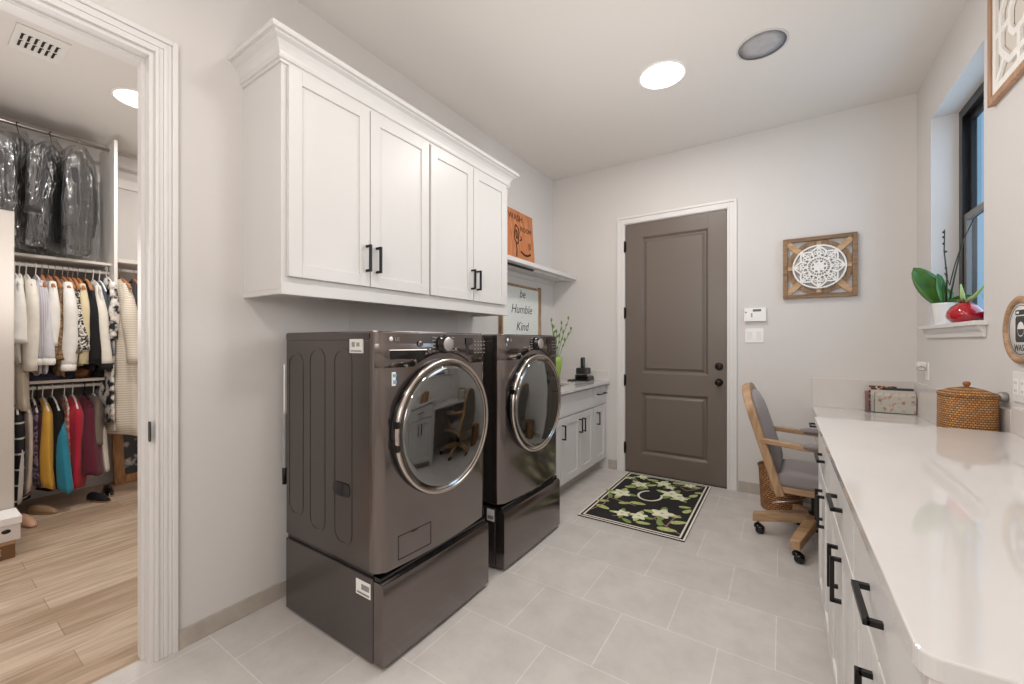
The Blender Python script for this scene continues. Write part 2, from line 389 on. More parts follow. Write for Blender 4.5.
# back door: slab with two moulded panels
dr = struct(thing('door_2', 'x', 'x', (DX0, YB, 0)))
for k in ('label', 'category'): del dr[k]
yf = YB+.006; a0, a1 = DX0+.003, DX1-.003
PX0, PX1 = -1.144, -.551; PZ = ((.195, .79), (.98, 2.30))
mb = MB()
def rect(x0, x1, z0, z1, y): return [(x0, y, z0), (x1, y, z0), (x1, y, z1), (x0, y, z1)]
mb.box(a0, PX0, yf, yf+.042, .006, DZ-.003).box(PX1, a1, yf, yf+.042, .006, DZ-.003)
mb.box(PX0, PX1, yf, yf+.042, .006, PZ[0][0]).box(PX0, PX1, yf, yf+.042, PZ[0][1], PZ[1][0]).box(PX0, PX1, yf, yf+.042, PZ[1][1], DZ-.003)
mb.build('slab', M_door, dr, bevel=.0012)
for z0, z1 in PZ:
    mb = MB(); R = [rect(PX0+d, PX1-d, z0+d, z1-d, yf+y) for d, y in ((0, .001), (.006, .004), (.02, .018), (.03, .018), (.05, .006), (.056, .006))]
    for A, B in zip(R, R[1:]):
        mb.add(A+B, [(i, (i+1) % 4, 4+(i+1) % 4, 4+i) for i in range(4)])
    mb.add(R[-1], [(0, 1, 2, 3)])
    mb.build('door_panel', M_door, dr)
for hz in (.237, .903, 1.568, 2.223):
    mb = MB().cyl((DX0-.002, YB-.008, hz-.05), (DX0-.002, YB-.008, hz+.05), .008, 12).cyl((DX0-.002, YB-.008, hz-.058), (DX0-.002, YB-.008, hz+.058), .005, 10)
    mb.box(DX0, DX0+.012, YB-.004, yf, hz-.05, hz+.05); mb.build('hinge', M_bronze, dr)
for kz, kn in ((1.065, 0), (.925, 1)):
    kx = DX1-.062
    if kn:
        mb = MB().lathe([(.032, 0), (.032, -.006), (.014, -.012), (.012, -.03), (.024, -.036), (.029, -.05), (.026, -.062), (.012, -.068), (0, -.069)], (kx, yf, kz), 'Y', 28)
        mb.build('door_knob', M_bronze, dr)
    else:
        mb = MB().lathe([(.033, 0), (.033, -.008), (.028, -.014), (.0, -.015)], (kx, yf, kz), 'Y', 28).box(kx-.004, kx+.004, yf-.028, yf-.012, kz-.016, kz+.016)
        mb.build('deadbolt', M_bronze, dr, bevel=.001)
MB().box(DX0, DX1, YB-.002, YB+.1, 0, .005).build('threshold', M_bronze, dr)
# wall panel behind the machines
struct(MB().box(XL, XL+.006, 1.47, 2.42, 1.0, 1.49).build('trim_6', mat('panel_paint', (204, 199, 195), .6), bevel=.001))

# window in the right wall
wn = struct(thing('window_1', 'x', 'x', (XR+.16, (WY0+WY1)/2, WZ0)))
for k in ('label', 'category'): del wn[k]
M_frameblk = mat('black_window_frame', (20, 19, 21), .3)
M_framegry = mat('grey_window_sash', (120, 118, 116), .35, .3)
f0, f1 = XR+.125, XR+.19
b = .055
mb = MB().box(f0, f1, WY0, WY0+b, WZ0, WZ1).box(f0, f1, WY1-b, WY1, WZ0, WZ1).box(f0, f1, WY0+b, WY1-b, WZ0, WZ0+b).box(f0, f1, WY0+b, WY1-b, WZ1-b, WZ1)
mb.build('window_frame', M_frameblk, wn, bevel=.002)
zm = 2.03
for nm, z0, z1, x0, mt in (('upper_sash', zm, WZ1-b, f0+.03, M_frameblk), ('lower_sash', WZ0+b, zm+.03, f0+.008, M_framegry)):
    y0, y1 = WY0+b, WY1-b; t = .04
    mb = MB().box(x0, x0+.022, y0, y0+t, z0, z1).box(x0, x0+.022, y1-t, y1, z0, z1).box(x0, x0+.022, y0+t, y1-t, z0, z0+t).box(x0, x0+.022, y0+t, y1-t, z1-t, z1)
    sh = mb.build(nm, mt, wn, bevel=.002)
    MB().add([(x0+.011, y0+t, z0+t), (x0+.011, y1-t, z0+t), (x0+.011, y1-t, z1-t), (x0+.011, y0+t, z1-t)], [(0, 1, 2, 3)]).build('pane', M_winglass, sh)
mb = MB().box(XR-.045, XR+.125, WY0+.001, WY1-.001, WZ0, WZ0+.022).box(XR-.045, XR, WY0-.05, WY0+.001, WZ0, WZ0+.022).box(XR-.045, XR, WY1-.001, WY1+.085, WZ0, WZ0+.022)
mb.prism([(XR, WZ0), (XR-.03, WZ0), (XR-.026, WZ0-.018), (XR-.014, WZ0-.03), (XR-.012, WZ0-.055), (XR, WZ0-.055)], 'Y', WY0-.03, WY1+.06)
struct(mb.build('trim_7', M_trim, bevel=.0025))

# ------------------------------------------------------------------ ceiling fittings
for nm, lab, x, y in (('ceiling_light', 'round recessed ceiling light, glowing white, beside the grey round speaker', -.665, 2.82),):
    t = thing(nm, lab, 'light', (x, y, H))
    MB().lathe([(.15, 0), (.15, -.004), (.142, -.008), (.136, -.006), (.136, 0)], (x, y, H), 'Z', 48, cap=False).build('trim_ring', M_white_pl, t)
    MB().lathe([(.136, -.002), (.09, -.006), (0, -.007)], (x, y, H), 'Z', 48).build('diffuser', M_emit, t)
t = thing('ceiling_light', 'bright recessed light in the closet ceiling half hidden by the door frame', 'light', (-3.93, 1.0, H))
MB().lathe([(.15, 0), (.15, -.004), (.142, -.008), (.132, -.006), (.132, 0)], (-3.93, 1.0, H), 'Z', 40, cap=False).build('trim_ring', M_white_pl, t)
MB().lathe([(.132, -.002), (.09, -.006), (0, -.007)], (-3.93, 1.0, H), 'Z', 40).build('diffuser', M_emit, t)
t = thing('ceiling_speaker', 'round grey mesh speaker set flush in the ceiling', 'speaker', (-.1, 2.86, H))
MB().lathe([(.135, 0), (.135, -.003), (.128, -.006), (.124, -.004)], (-.1, 2.86, H), 'Z', 48, cap=False).build('rim', mat('speaker_rim', (196, 194, 192), .6), t)
MB().lathe([(.125, -.003), (.06, -.006), (0, -.0065)], (-.1, 2.86, H), 'Z', 48).build('grille', mat('speaker_grille', (176, 175, 178), .75, bump=.6, bscale=900, var=.1, vscale=20), t)
t = thing('air_vent', 'white square air vent with two rows of slots in the closet ceiling', 'vent', (-3.69, .49, H))
mb = MB().box(-3.85, -3.53, .385, .595, H-.008, H)
mb.build('face_plate', mat('vent_white', (222, 219, 214), .5), t, bevel=.002)
mb = MB(); lv = MB()
for i in range(6):
    for j in range(2):
        y = .412+.027*i; x = -3.785+.092*j
        mb.box(x, x+.078, y, y+.017, H-.0095, H-.0082)
        lv.add([(x, y+.017, H-.0098), (x+.078, y+.017, H-.0098), (x+.078, y+.009, H-.015), (x, y+.009, H-.015)], [(0, 1, 2, 3)])
mb.build('slot', mat('vent_dark', (40, 36, 33), .8), t); lv.build('louver', mat('vent_white', (222, 219, 214), .5), t)

# ------------------------------------------------------------------ cabinet pieces
def shaker(mb, x, y0, y1, z0, z1, t=.02, fr=.058, d=1, rec=.009):
    """door in a plane of constant x, outer face at x, body behind it (d=+1: faces +x)"""
    xa, xb = (x-t, x) if d > 0 else (x, x+t)
    mb.box(xa, xb, y0, y0+fr, z0, z1).box(xa, xb, y1-fr, y1, z0, z1).box(xa, xb, y0+fr, y1-fr, z0, z0+fr).box(xa, xb, y0+fr, y1-fr, z1-fr, z1)
    if d > 0: mb.box(xa, xb-rec, y0+fr-.002, y1-fr+.002, z0+fr-.002, z1-fr+.002)
    else: mb.box(xa+rec, xb, y0+fr-.002, y1-fr+.002, z0+fr-.002, z1-fr+.002)
    return mb
def pull(parent, x, a, b, at, vertical, d=1, out=.032, r=.0055, name='handle'):
    """square bar pull; runs along z (vertical) or y from a to b"""
    mb = MB(); xo = x+d*out
    lo, hi = min(xo-r, xo+r), max(xo-r, xo+r)
    if vertical:
        mb.box(lo, hi, at-r, at+r, a, b)
        for z in (a, b-2*r): mb.box(min(x, xo), max(x, xo), at-r, at+r, z, z+2*r)
    else:
        mb.box(lo, hi, a, b, at-r, at+r)
        for y in (a, b-2*r): mb.box(min(x, xo), max(x, xo), y, y+2*r, at-r, at+r)
    return mb.build(name, M_black, parent, bevel=.001)

# upper cabinet over the machines
UY0, UY1, UX = .908, 2.615, -1.765
uc = thing('wall_cabinet', 'long white four-door wall cabinet with crown moulding above the washer and dryer', 'cabinet', (XL, (UY0+UY1)/2, 1.507))
MB().box(XL, UX, UY0, UY1, 1.507, 2.50).build('carcass', M_cab, uc, bevel=.0015)
prof = [(0, 2.462), (.008, 2.462), (.008, 2.474), (.016, 2.476), (.018, 2.484), (.013, 2.490), (.014, 2.504), (.021, 2.522), (.033, 2.537), (.048, 2.546), (.052, 2.549), (.052, 2.556), (.064, 2.558), (.067, 2.566), (.066, 2.578), (0, 2.578)]
mb = MB(); n = len(prof)
secs = [[(XL, UY0-p, z) for p, z in prof], [(UX+p, UY0-p, z) for p, z in prof], [(UX+p, UY1+p, z) for p, z in prof], [(XL, UY1+p, z) for p, z in prof]]
mb.rings(secs, smooth=False); mb.build('crown_molding', M_cab, uc)
mb = MB().box(UX-.02, UX+.004, UY0-.001, UY1+.001, 1.483, 1.535).box(XL, UX-.02, UY0-.001, UY0+.018, 1.485, 1.5069).box(XL, UX-.02, UY1-.018, UY1+.001, 1.485, 1.5069)
mb.build('light_rail', M_cab, uc, bevel=.002)
for y0, y1, py in ((.93, 1.338, 1.318), (1.344, 1.756, 1.380), (1.773, 2.172, 2.152), (2.178, 2.570, 2.212)):
    d = shaker(MB(), UX+.021, y0, y1, 1.56, 2.455).build('door', M_cab, uc, bevel=.0015)
    pull(d, UX+.021, 1.632, 1.766, py, True, r=.006)
# floating shelf
sf = thing('wall_shelf', 'white floating shelf in the left corner beside the wall cabinet', 'shelf', (XL, 3.3, 1.94))
MB().box(XL, -1.82, UY1+.07, YB, 1.938, 1.975).build('board', M_cab, sf, bevel=.003)
MB().box(XL, XL+.02, UY1+.07, YB, 1.893, 1.938).build('cleat', M_cab, sf, bevel=.002)
mb = MB().box(-1.905, -1.885, UY1+.07, 3.22, 1.922, 1.938); mb.build('hanging_rod', M_black, sf)
mb = MB().box(-1.905, -1.885, 3.22, YB, 1.924, 1.938); mb.build('rod_channel', M_cab, sf)
# orange wooden plaque leaning on shelf
M_plaque = wood_mat('orange_wood', (178, 102, 60), (216, 146, 96), 'Z', 5, .6)
M_burn = mat('burnt_ink', (70, 34, 20), .8)
pl = thing('wall_plaque', 'orange wooden plaque with a burnt drawing and lettering, leaning on the white shelf', 'sign', (-2.05, 3.27, 1.975))
def PT(y, z, off=0):             # nearly upright board resting against the wall
    return (-2.045-.035*(z-1.975)/.51+off, y, z)
y0, y1, z0, z1 = 3.03, 3.525, 1.975, 2.515
def leanbox(mb, y0, y1, z0, z1, a, b, mi=0):
    mb.hexa([PT(y0, z0, a), PT(y1, z0, a), PT(y1, z1, a), PT(y0, z1, a)], [PT(y0, z0, b), PT(y1, z0, b), PT(y1, z1, b), PT(y0, z1, b)], mi)
mb = MB(); leanbox(mb, y0, y1, z0, z1, -.016, 0); mb.build('board', M_plaque, pl, bevel=.004)
def leanribbon(pts, w, name='drawing', k=0, closed=False):
    Lf, Rt = strip2d(pts, w, closed); mb = MB()
    rg = [[PT(*a, .0002), PT(*b, .0002), PT(*b, .0012+k*.0002), PT(*a, .0012+k*.0002)] for a, b in zip(Lf, Rt)]
    if closed: rg.append(rg[0])
    mb.rings(rg, smooth=False, caps=not closed); return mb.build(name, M_burn, pl)
cc = lambda y, z, a, b, n=18, w=0: [(y+a*cos(q)+w*sin(3*q), z+b*sin(q)) for q in [2*pi*i/n for i in range(n)]]
leanribbon(cc(3.215, 2.285, .038, .085, 18, .008), .016, 'figure', 0, True)
leanribbon(cc(3.215, 2.285, .012, .040, 12), .014, 'figure', 1, True)
leanribbon([(3.20, 2.20), (3.205, 2.14), (3.195, 2.07)], .018, 'figure')
leanribbon([(3.26, 2.235), (3.30, 2.25), (3.285, 2.28)], .013, 'figure')
leanribbon([(3.27+.185*i/12, 2.135-.028*sin(pi*i/12)) for i in range(13)], .022, 'tub')
leanribbon([(3.43, 2.17), (3.425, 2.235)], .010, 'tub'); leanribbon([(3.455, 2.18), (3.45, 2.245)], .010, 'tub')
rt = Vector((0, 1, 0)); upv = (Vector(PT(3, 2.3))-Vector(PT(3, 2.0))).normalized()
text('lettering', 'WASH', .085, M_burn, pl, Vector(PT(3.21, 2.415, .0016)), rt, upv, .0004)
text('lettering', 'ROOM', .068, M_burn, pl, Vector(PT(3.385, 2.33, .0016)), rt, upv, .0004)
# framed script sign between the cabinets
fs = thing('framed_sign', 'white script sign in a rough wood frame hanging low behind the dryer', 'sign', (XL, 3.33, 1.2))
MB().box(XL+.001, XL+.012, 3.0, 3.66, 1.2, 1.80).build('panel', mat('whitewashed_board', (226, 230, 226), .7, var=.06, vscale=18, stretch=(1, 1, 6)), fs)
mb = MB().box(XL+.001, XL+.03, 2.965, 3.0, 1.165, 1.835).box(XL+.001, XL+.03, 3.66, 3.69, 1.165, 1.835).box(XL+.001, XL+.03, 3.0, 3.66, 1.80, 1.82).box(XL+.001, XL+.03, 3.0, 3.66, 1.165, 1.2)
mb.build('frame', wood_mat('barn_wood', (120, 92, 68), (188, 156, 122), 'Z', 5, .8), fs, bevel=.002)
M_script = mat('script_ink', (70, 70, 72), .8)
for s_, y, z, sz in (('be', 3.35, 1.705, .11), ('Humble', 3.34, 1.555, .118), ('Kind', 3.35, 1.39, .118)):
    o = text('script', s_, sz, M_script, fs, (XL+.0125, y, z), (0, 1, 0), (0, .25, 1), .0004)
# ------------------------------------------------------------------ left base cabinets and counter
ct = thing('countertop', 'white counter with a sink in the far left corner beyond the dryer', 'countertop', (-1.78, 3.3, .86))
LX = -1.49
mb = MB().box(-1.62, LX+.035, 2.62, YB, .86, .89).box(XL, -2.0, 2.62, YB, .86, .89).box(-2.0, -1.62, 2.62, 2.95, .86, .89).box(-2.0, -1.62, 3.56, YB, .86, .89)
mb.build('slab', M_quartz, ct, bevel=.003)
MB().box(-2.0, -1.62, 2.95, 3.56, .70, .708).box(-2.0, -1.996, 2.95, 3.56, .708, .862).box(-1.624, -1.62, 2.95, 3.56, .708, .862).box(-1.996, -1.624, 2.95, 2.954, .708, .862).box(-1.996, -1.624, 3.556, 3.56, .708, .862).build('sink', mat('sink_steel', (150, 148, 146), .3, .9), ct)
MB().box(XL, XL+.018, 2.62, YB-.018, .89, .99).box(XL, LX+.03, YB-.018, YB, .89, .99).build('backsplash', M_splash, ct, bevel=.002)
def base_left(label, y0, y1, doors, drawer, has_pull, group=None):
    t = thing('base_cabinet', label, 'cabinet', ((XL+LX)/2, (y0+y1)/2, 0), group)
    x = LX-.021
    mb = MB().box(XL+.001, x, y0, y1, .1, .60).box(x-.02, x, y0, y1, .60, .858).box(XL+.001, x-.02, y0, y0+.018, .60, .858).box(XL+.001, x-.02, y1-.018, y1, .60, .858)
    mb.build('carcass', M_cab, t, bevel=.001)
    MB().box(XL+.01, x-.06, y0, y1, 0, .1).build('toe_kick', M_base, t)
    d = MB().box(x, LX, drawer[0], drawer[1], .668, .845).build('drawer_front', M_cab, t, bevel=.002)
    if has_pull: pull(d, LX, drawer[0]+.07, drawer[1]-.05, .775, False, r=.005)
    for a, b_, py in doors:
        q = shaker(MB(), LX, a, b_, .118, .652).build('door', M_cab, t, bevel=.0015)
        pull(q, LX, .485, .605, py, True, r=.005)
base_left('white sink base cabinet with paired doors right of the dryer', 2.62, 3.668, ((2.64, 3.036, 3.0), (3.042, 3.36, 3.335), (3.366, 3.66, 3.40)), (2.64, 3.66), False)
base_left('narrow white base cabinet in the far corner beside the taupe door', 3.668, YB-.002, ((3.676, 3.985, 3.745),), (3.676, 3.985), True)
# phone on the counter
ph = thing('cordless_phone', 'black cordless phone and answering base on the far left counter', 'phone', (-1.66, 3.87, .89))
mb = MB().prism([(3.79, .89), (3.955, .89), (3.955, .92), (3.93, .94), (3.80, .955), (3.79, .94)], 'X', -1.74, -1.60)
mb.build('base', M_gloss_black, ph, bevel=.006)
MB().box(-1.735, -1.63, 3.80, 3.94, .957, 1.02).build('answering_unit', mat('charcoal_plastic', (46, 45, 46), .35), ph, bevel=.008)
MB().prism(rrect(3.835, 3.895, 1.02, 1.125, .012), 'X', -1.70, -1.672).build('handset', mat('dark_slate_plastic', (44, 48, 50), .3), ph, bevel=.004)
MB().box(-1.6715, -1.6705, 3.845, 3.885, 1.075, 1.11).build('screen', mat('phone_screen', (92, 104, 104), .2), ph)
MB().tube([(-1.66+.1*cos(a)*.35-.1, 3.76+.05*sin(a), .895+.004*sin(5*a)) for a in [i*.5 for i in range(22)]], .007, 8).build('cord', M_gloss_black, ph)
# green stems in a lime glass vase
gv = thing('flower_vase', 'lime green glass vase of tall leafy stems half hidden by the dryer', 'plant', (-1.80, 3.5, .89))
vc = (-1.80, 3.5, .89)
MB().lathe([(.035, 0), (.04, .01), (.036, .06), (.05, .15), (.06, .2), (.055, .24), (.05, .25)], vc, 'Z', 24, cap=False).build('vase', mat('lime_glass', (152, 182, 80), .12, coat=.5), gv)
M_stem = mat('leaf_green', (108, 138, 62), .5, var=.2, vscale=30); mb = MB(); ml = MB()
for i, (dy, dx, hh) in enumerate(((.16, .05, .55), (-.1, .0, .52), (.05, .03, .5), (.22, .05, .45), (-.02, -.03, .47), (.1, -.05, .42))):
    pts = [(vc[0]+dx*t*t, vc[1]+dy*t*t, vc[2]+.05+hh*t) for t in [j/8 for j in range(9)]]
    mb.tube(pts, .0035, 6)
    for j in (5, 6, 7, 8):
        p = Vector(pts[j]); s_ = 1 if j % 2 else -1
        q = p+Vector((.0, .02*s_+.02, .05)); n_ = Vector((.012, 0, 0)); m_ = (p+q)/2
        ml.add([p, m_+n_, q, m_-n_, ], [(0, 1, 2, 3)]); ml.add([p, m_+Vector((0, .012, -.004)), q, m_-Vector((0, .012, -.004))], [(0, 1, 2, 3)])
mb.build('stems', M_stem, gv); ml.build('leaves', M_stem, gv)

# ------------------------------------------------------------------ washer and dryer
def machine(name, label, yo, washer):
    W_ = .69; XF = -1.30; XB = -1.985; yc = yo+W_/2; zc = .907
    t = thing(name, label, name.replace('_', ' '), ((XF+XB)/2, yc, .36))
    # side cabinet with embossed tall panels
    mb = MB().box(XB, XF-.035, yo+.004, yo+W_-.004, .365, 1.29)
    mb.build('cabinet', M_steel_side, t, bevel=.006)
    for ys, d in ((yo+.004, -1), (yo+W_-.004, 1)):
        mb = MB()
        for xa, xb, za, zb in ((-1.965, -1.835, .47, 1.23), (-1.79, -1.665, .44, 1.255), (-1.605, -1.475, .43, 1.255)):
            a, b_ = sorted((ys, ys+d*.004)); r = rrect(xa, xb, za, zb, .055)
            inner = rrect(xa+.012, xb-.012, za+.012, zb-.012, .045)
            for i in range(len(r)):
                j = (i+1) % len(r)
                mb.hexa([(r[i][0], ys, r[i][1]), (r[j][0], ys, r[j][1]), (inner[j][0], ys, inner[j][1]), (inner[i][0], ys, inner[i][1])],
                        [(r[i][0], ys+d*.0022, r[i][1]), (r[j][0], ys+d*.0022, r[j][1]), (inner[j][0], ys+d*.0022, inner[j][1]), (inner[i][0], ys+d*.0022, inner[i][1])])
        mb.build('side_ribs', M_steel_side, t)
    mb = MB().prism(rrect(-1.60, -1.485, .635, .69, .022), 'Y', yo-.0005, yo+.003)
    mb.build('side_grip', M_gloss_black, t)
    MB().box(XB, XF-.045, yo, yo+W_, 1.285, 1.324).build('top_lid', M_steel_side, t, bevel=.010, seg=3)
    # curved front shell
    def fx(y): u = (y-yc)/(W_/2); return XF+.022*(1-u*u)-.030*max(0, abs(u)-.88)**2/.0144
    ys = [yo+W_*(.5-.5*cos(pi*i/28)) for i in range(29)]
    mb = MB(); rings = []
    for z, inset in ((.372, .004), (.38, 0), (1.17, 0), (1.316, .0), (1.322, .010)):
        ring = [(fx(y)-inset, y, z) for y in ys]+[(XF-.06, yo+W_, z), (XF-.06, yo, z)]
        rings.append(ring)
    mb.rings(rings, smooth=True); split(mb.build('front_panel', M_steel, t), 40)
    # control fascia with arched lower edge
    R = .322; mb = MB(); v = []; f = []
    for i, y in enumerate(ys):
        dy = abs(y-yc); zb = 1.178
        if dy < R: zb = max(zb, zc+sqrt(R*R-dy*dy)+.004)
        x = fx(y)+.0025
        v += [(x, y, zb), (x, y, min(1.318, max(zb, 1.26))), (x-.012, y, 1.324), (x-.006, y, zb)]
    for i in range(len(ys)-1):
        a = i*4; b_ = a+4
        f += [(a, b_, b_+1, a+1), (a+1, b_+1, b_+2, a+2), (a+3, b_+3, b_, a)]
    mb.add(v, f, 0, True); fa = mb.build('control_panel', M_steel, t)
    xk = lambda y: fx(y)+.003
    # dial
    ky = yc-.010 if washer else yc+.005; kz = 1.270; k0 = xk(ky)
    MB().lathe([(.041, 0), (.041, .006), (.034, .008), (.033, .028), (0, .0285)], (k0, ky, kz), 'X', 32).build('dial', M_gloss_black, t)
    MB().lathe([(.032, .0285), (.031, .032), (.026, .033), (0, .033)], (k0, ky, kz), 'X', 32).build('dial_cap', M_silver, t)
    # display and printed marks
    dy0 = yc+.150
    x1 = xk(dy0+.09)
    MB().hexa([(xk(dy0)-.001, dy0, 1.215), (xk(dy0+.175)-.001, dy0+.175, 1.215), (xk(dy0+.175)-.001, dy0+.175, 1.30), (xk(dy0)-.001, dy0, 1.30)],
              [(xk(dy0)+.0012, dy0, 1.215), (xk(dy0+.175)+.0012, dy0+.175, 1.215), (xk(dy0+.175)+.0012, dy0+.175, 1.30), (xk(dy0)+.0012, dy0, 1.30)]).build('display', M_gloss_black, t, bevel=.001)
    mb = MB()
    for s_ in (-1, 1):
        for i in range(5):
            y = ky+s_*.062; z = kz+.03-.015*i; x = xk(y)+.0002
            mb.box(x, x+.0008, y-.010, y+.010, z, z+.0025)
    for i in range(4):
        for j in range(4):
            y = dy0+.07+.028*i; z = 1.225+.019*j; x = xk(y)+.0014
            mb.box(x, x+.0006, y, y+.012, z, z+.003)
    mb.build('printed_marks', M_print, t)
    mb = MB()
    for by in ((ky-.085, 1.240), (ky+.085, 1.240), (ky-.14, 1.272)) if washer else ((ky-.085, 1.235), (ky+.085, 1.235)):
        mb = MB().lathe([(.013, -.002), (.013, .003), (.010, .004), (0, .004)], (xk(by[0]), by[0], by[1]), 'X', 20); mb.build('button', M_steel, t)
    # logo
    ly = yo+.05; lz = 1.292; x = xk(ly)+.0003
    MB().lathe([(.0095, 0), (.0095, .0012), (0, .0012)], (x, ly, lz), 'X', 20).build('logo_disc', M_white_pl, t)
    text('logo_letters', 'LG', .019, M_print, t, (xk(ly+.03)+.0008, ly+.029, lz-.007), (0, 1, 0), (0, 0, 1), .0004)
    if washer:
        p = rrect(yo+.045, yo+.225, 1.212, 1.252, .017); p = [(y, z) for y, z in p]
        a = xk(yo+.05)
        mb = MB(); mb.hexa([(xk(yo+.045)-.002, yo+.045, 1.205), (xk(yo+.225)-.002, yo+.225, 1.205), (xk(yo+.225)-.002, yo+.225, 1.245), (xk(yo+.045)-.002, yo+.045, 1.245)],
                           [(xk(yo+.045)+.0015, yo+.05, 1.215), (xk(yo+.225)+.0015, yo+.215, 1.205), (xk(yo+.225)+.0015, yo+.225, 1.245), (xk(yo+.045)+.0015, yo+.045, 1.245)])
        dd = mb.build('detergent_drawer', M_gloss_black, t, bevel=.003)
        MB().hexa([(xk(yo+.04), yo+.04, 1.246), (xk(yo+.228), yo+.228, 1.246), (xk(yo+.228), yo+.228, 1.250), (xk(yo+.04), yo+.04, 1.250)],
                  [(xk(yo+.04)+.006, yo+.04, 1.246), (xk(yo+.228)+.006, yo+.228, 1.246), (xk(yo+.228)+.004, yo+.228, 1.250), (xk(yo+.04)+.004, yo+.04, 1.250)]).build('drawer_lip', M_silver, dd)
        # energy sticker, drain filter cover, side label
        y = yo+.055; MB().box(fx(y)+.0005, fx(y)+.002, y, y+.042, 1.105, 1.16).build('sticker', M_white_pl, t)
        y = yo+.055; MB().box(fx(y)+.002, fx(y)+.0024, y+.006, y+.036, 1.112, 1.127).box(fx(y)+.002, fx(y)+.0024, y+.004, y+.038, 1.14, 1.152).build('sticker_print', mat('sticker_blue', (120, 160, 190), .5), t)
        mb = MB()
        for d, xx in ((0, .001), (.0025, .002)):
            pass
        y0_, y1_, z0_, z1_ = yo+.085, yo+.26, .40, .497
        seg = [y0_+(y1_-y0_)*i/8 for i in range(9)]
        for (a, b_, c, d) in [(p, q, z, z+.003) for z in (z0_, z1_-.003) for p, q in zip(seg, seg[1:])]+[(y0_, y0_+.003, z0_, z1_), (y1_-.003, y1_, z0_, z1_)]:
            mb.hexa([(fx(a)-.002, a, c), (fx(b_)-.002, b_, c), (fx(b_)-.002, b_, d), (fx(a)-.002, a, d)], [(fx(a)+.0008, a, c), (fx(b_)+.0008, b_, c), (fx(b_)+.0008, b_, d), (fx(a)+.0008, a, d)])
        mb.box(fx(y1_-.09)-.002, fx(y1_-.09)+.0009, y1_-.105, y1_-.075, z1_-.008, z1_-.001)
        mb.build('filter_cover_seam', M_gloss_black, t)
        MB().box(-1.485, -1.40, yo-.0005, yo+.004, 1.235, 1.292).build('care_label', mat('label_grey', (214, 212, 208), .5), t)
        MB().box(-1.478, -1.407, yo-.0009, yo, 1.24, 1.247).box(-1.47, -1.45, yo-.0009, yo, 1.26, 1.28).box(-1.44, -1.42, yo-.0009, yo, 1.262, 1.278).build('care_label_print', M_gray_print, t)
    else:
        MB().hexa([(xk(yo+.03), yo+.03, 1.247), (xk(yo+.24), yo+.24, 1.247), (xk(yo+.24), yo+.24, 1.251), (xk(yo+.03), yo+.03, 1.251)],
                  [(xk(yo+.03)+.0012, yo+.03, 1.247), (xk(yo+.24)+.0012, yo+.24, 1.247), (xk(yo+.24)+.0012, yo+.24, 1.251), (xk(yo+.03)+.0012, yo+.03, 1.251)]).build('accent_line', M_chrome, t)
    # round door
    xd = XF+.010
    d = MB().lathe([(.300, -.012), (.301, .016), (.298, .028), (.290, .030)], (xd, yc, zc), 'X', 72, cap=False).build('door', M_gloss_black, t)
    MB().lathe([(.299, .026), (.299, .036), (.293, .040), (.284, .038), (.282, .030)], (xd, yc, zc), 'X', 72, cap=False).build('door_ring', M_chrome, d)
    MB().lathe([(.284, .036), (.25, .042), (.18, .048), (.1, .052), (0, .053)], (xd, yc, zc), 'X', 64).build('door_glass', M_doorglass, d)
    MB().lathe([(.28, .020), (.20, .022), (.192, .030), (.176, .030), (.168, .018)], (xd, yc, zc), 'X', 64, cap=False).build('gasket', M_tub, d)
    MB().lathe([(.280, .0155), (.20, .0155), (0, .0155)], (xd, yc, zc), 'X', 64).build('drum', M_tubdark, d)
    for s_ in ((-.06, .0), (.06, .0)) if washer else ((.12, .0),):
        a = pi+s_[0]*2.6
        y = yc+.298*cos(a); z = zc-.298*sin(a)*1.0
        MB().box(xd+.016, xd+.040, y-.006, y+.010, z-.014, z+.014).build('hinge_cover', M_gloss_black, d, bevel=.002)
    return t
washer = machine('washing_machine', 'dark graphite front-load washing machine nearest the camera, with a detergent drawer', 1.04, True)
dryer = machine('clothes_dryer', 'dark graphite front-load dryer standing on the far side of the washing machine', 1.865, False)
MB().tube([(-2.02, 1.056, 1.17-.03*i) for i in range(9)], .005, 8).build('water_hose', M_white_pl, washer)
pts = [(-2.02, 1.056, .93-.0075*i) for i in range(36)]
MB().tube(pts, [.010 if i % 2 else .008 for i in range(36)], 10).build('drain_hose', mat('grey_hose', (150, 148, 146), .6), washer)
MB().cyl((-2.02, 1.056, .59), (-2.02, 1.056, .67), .011, 10).build('hose_end', M_black, washer)
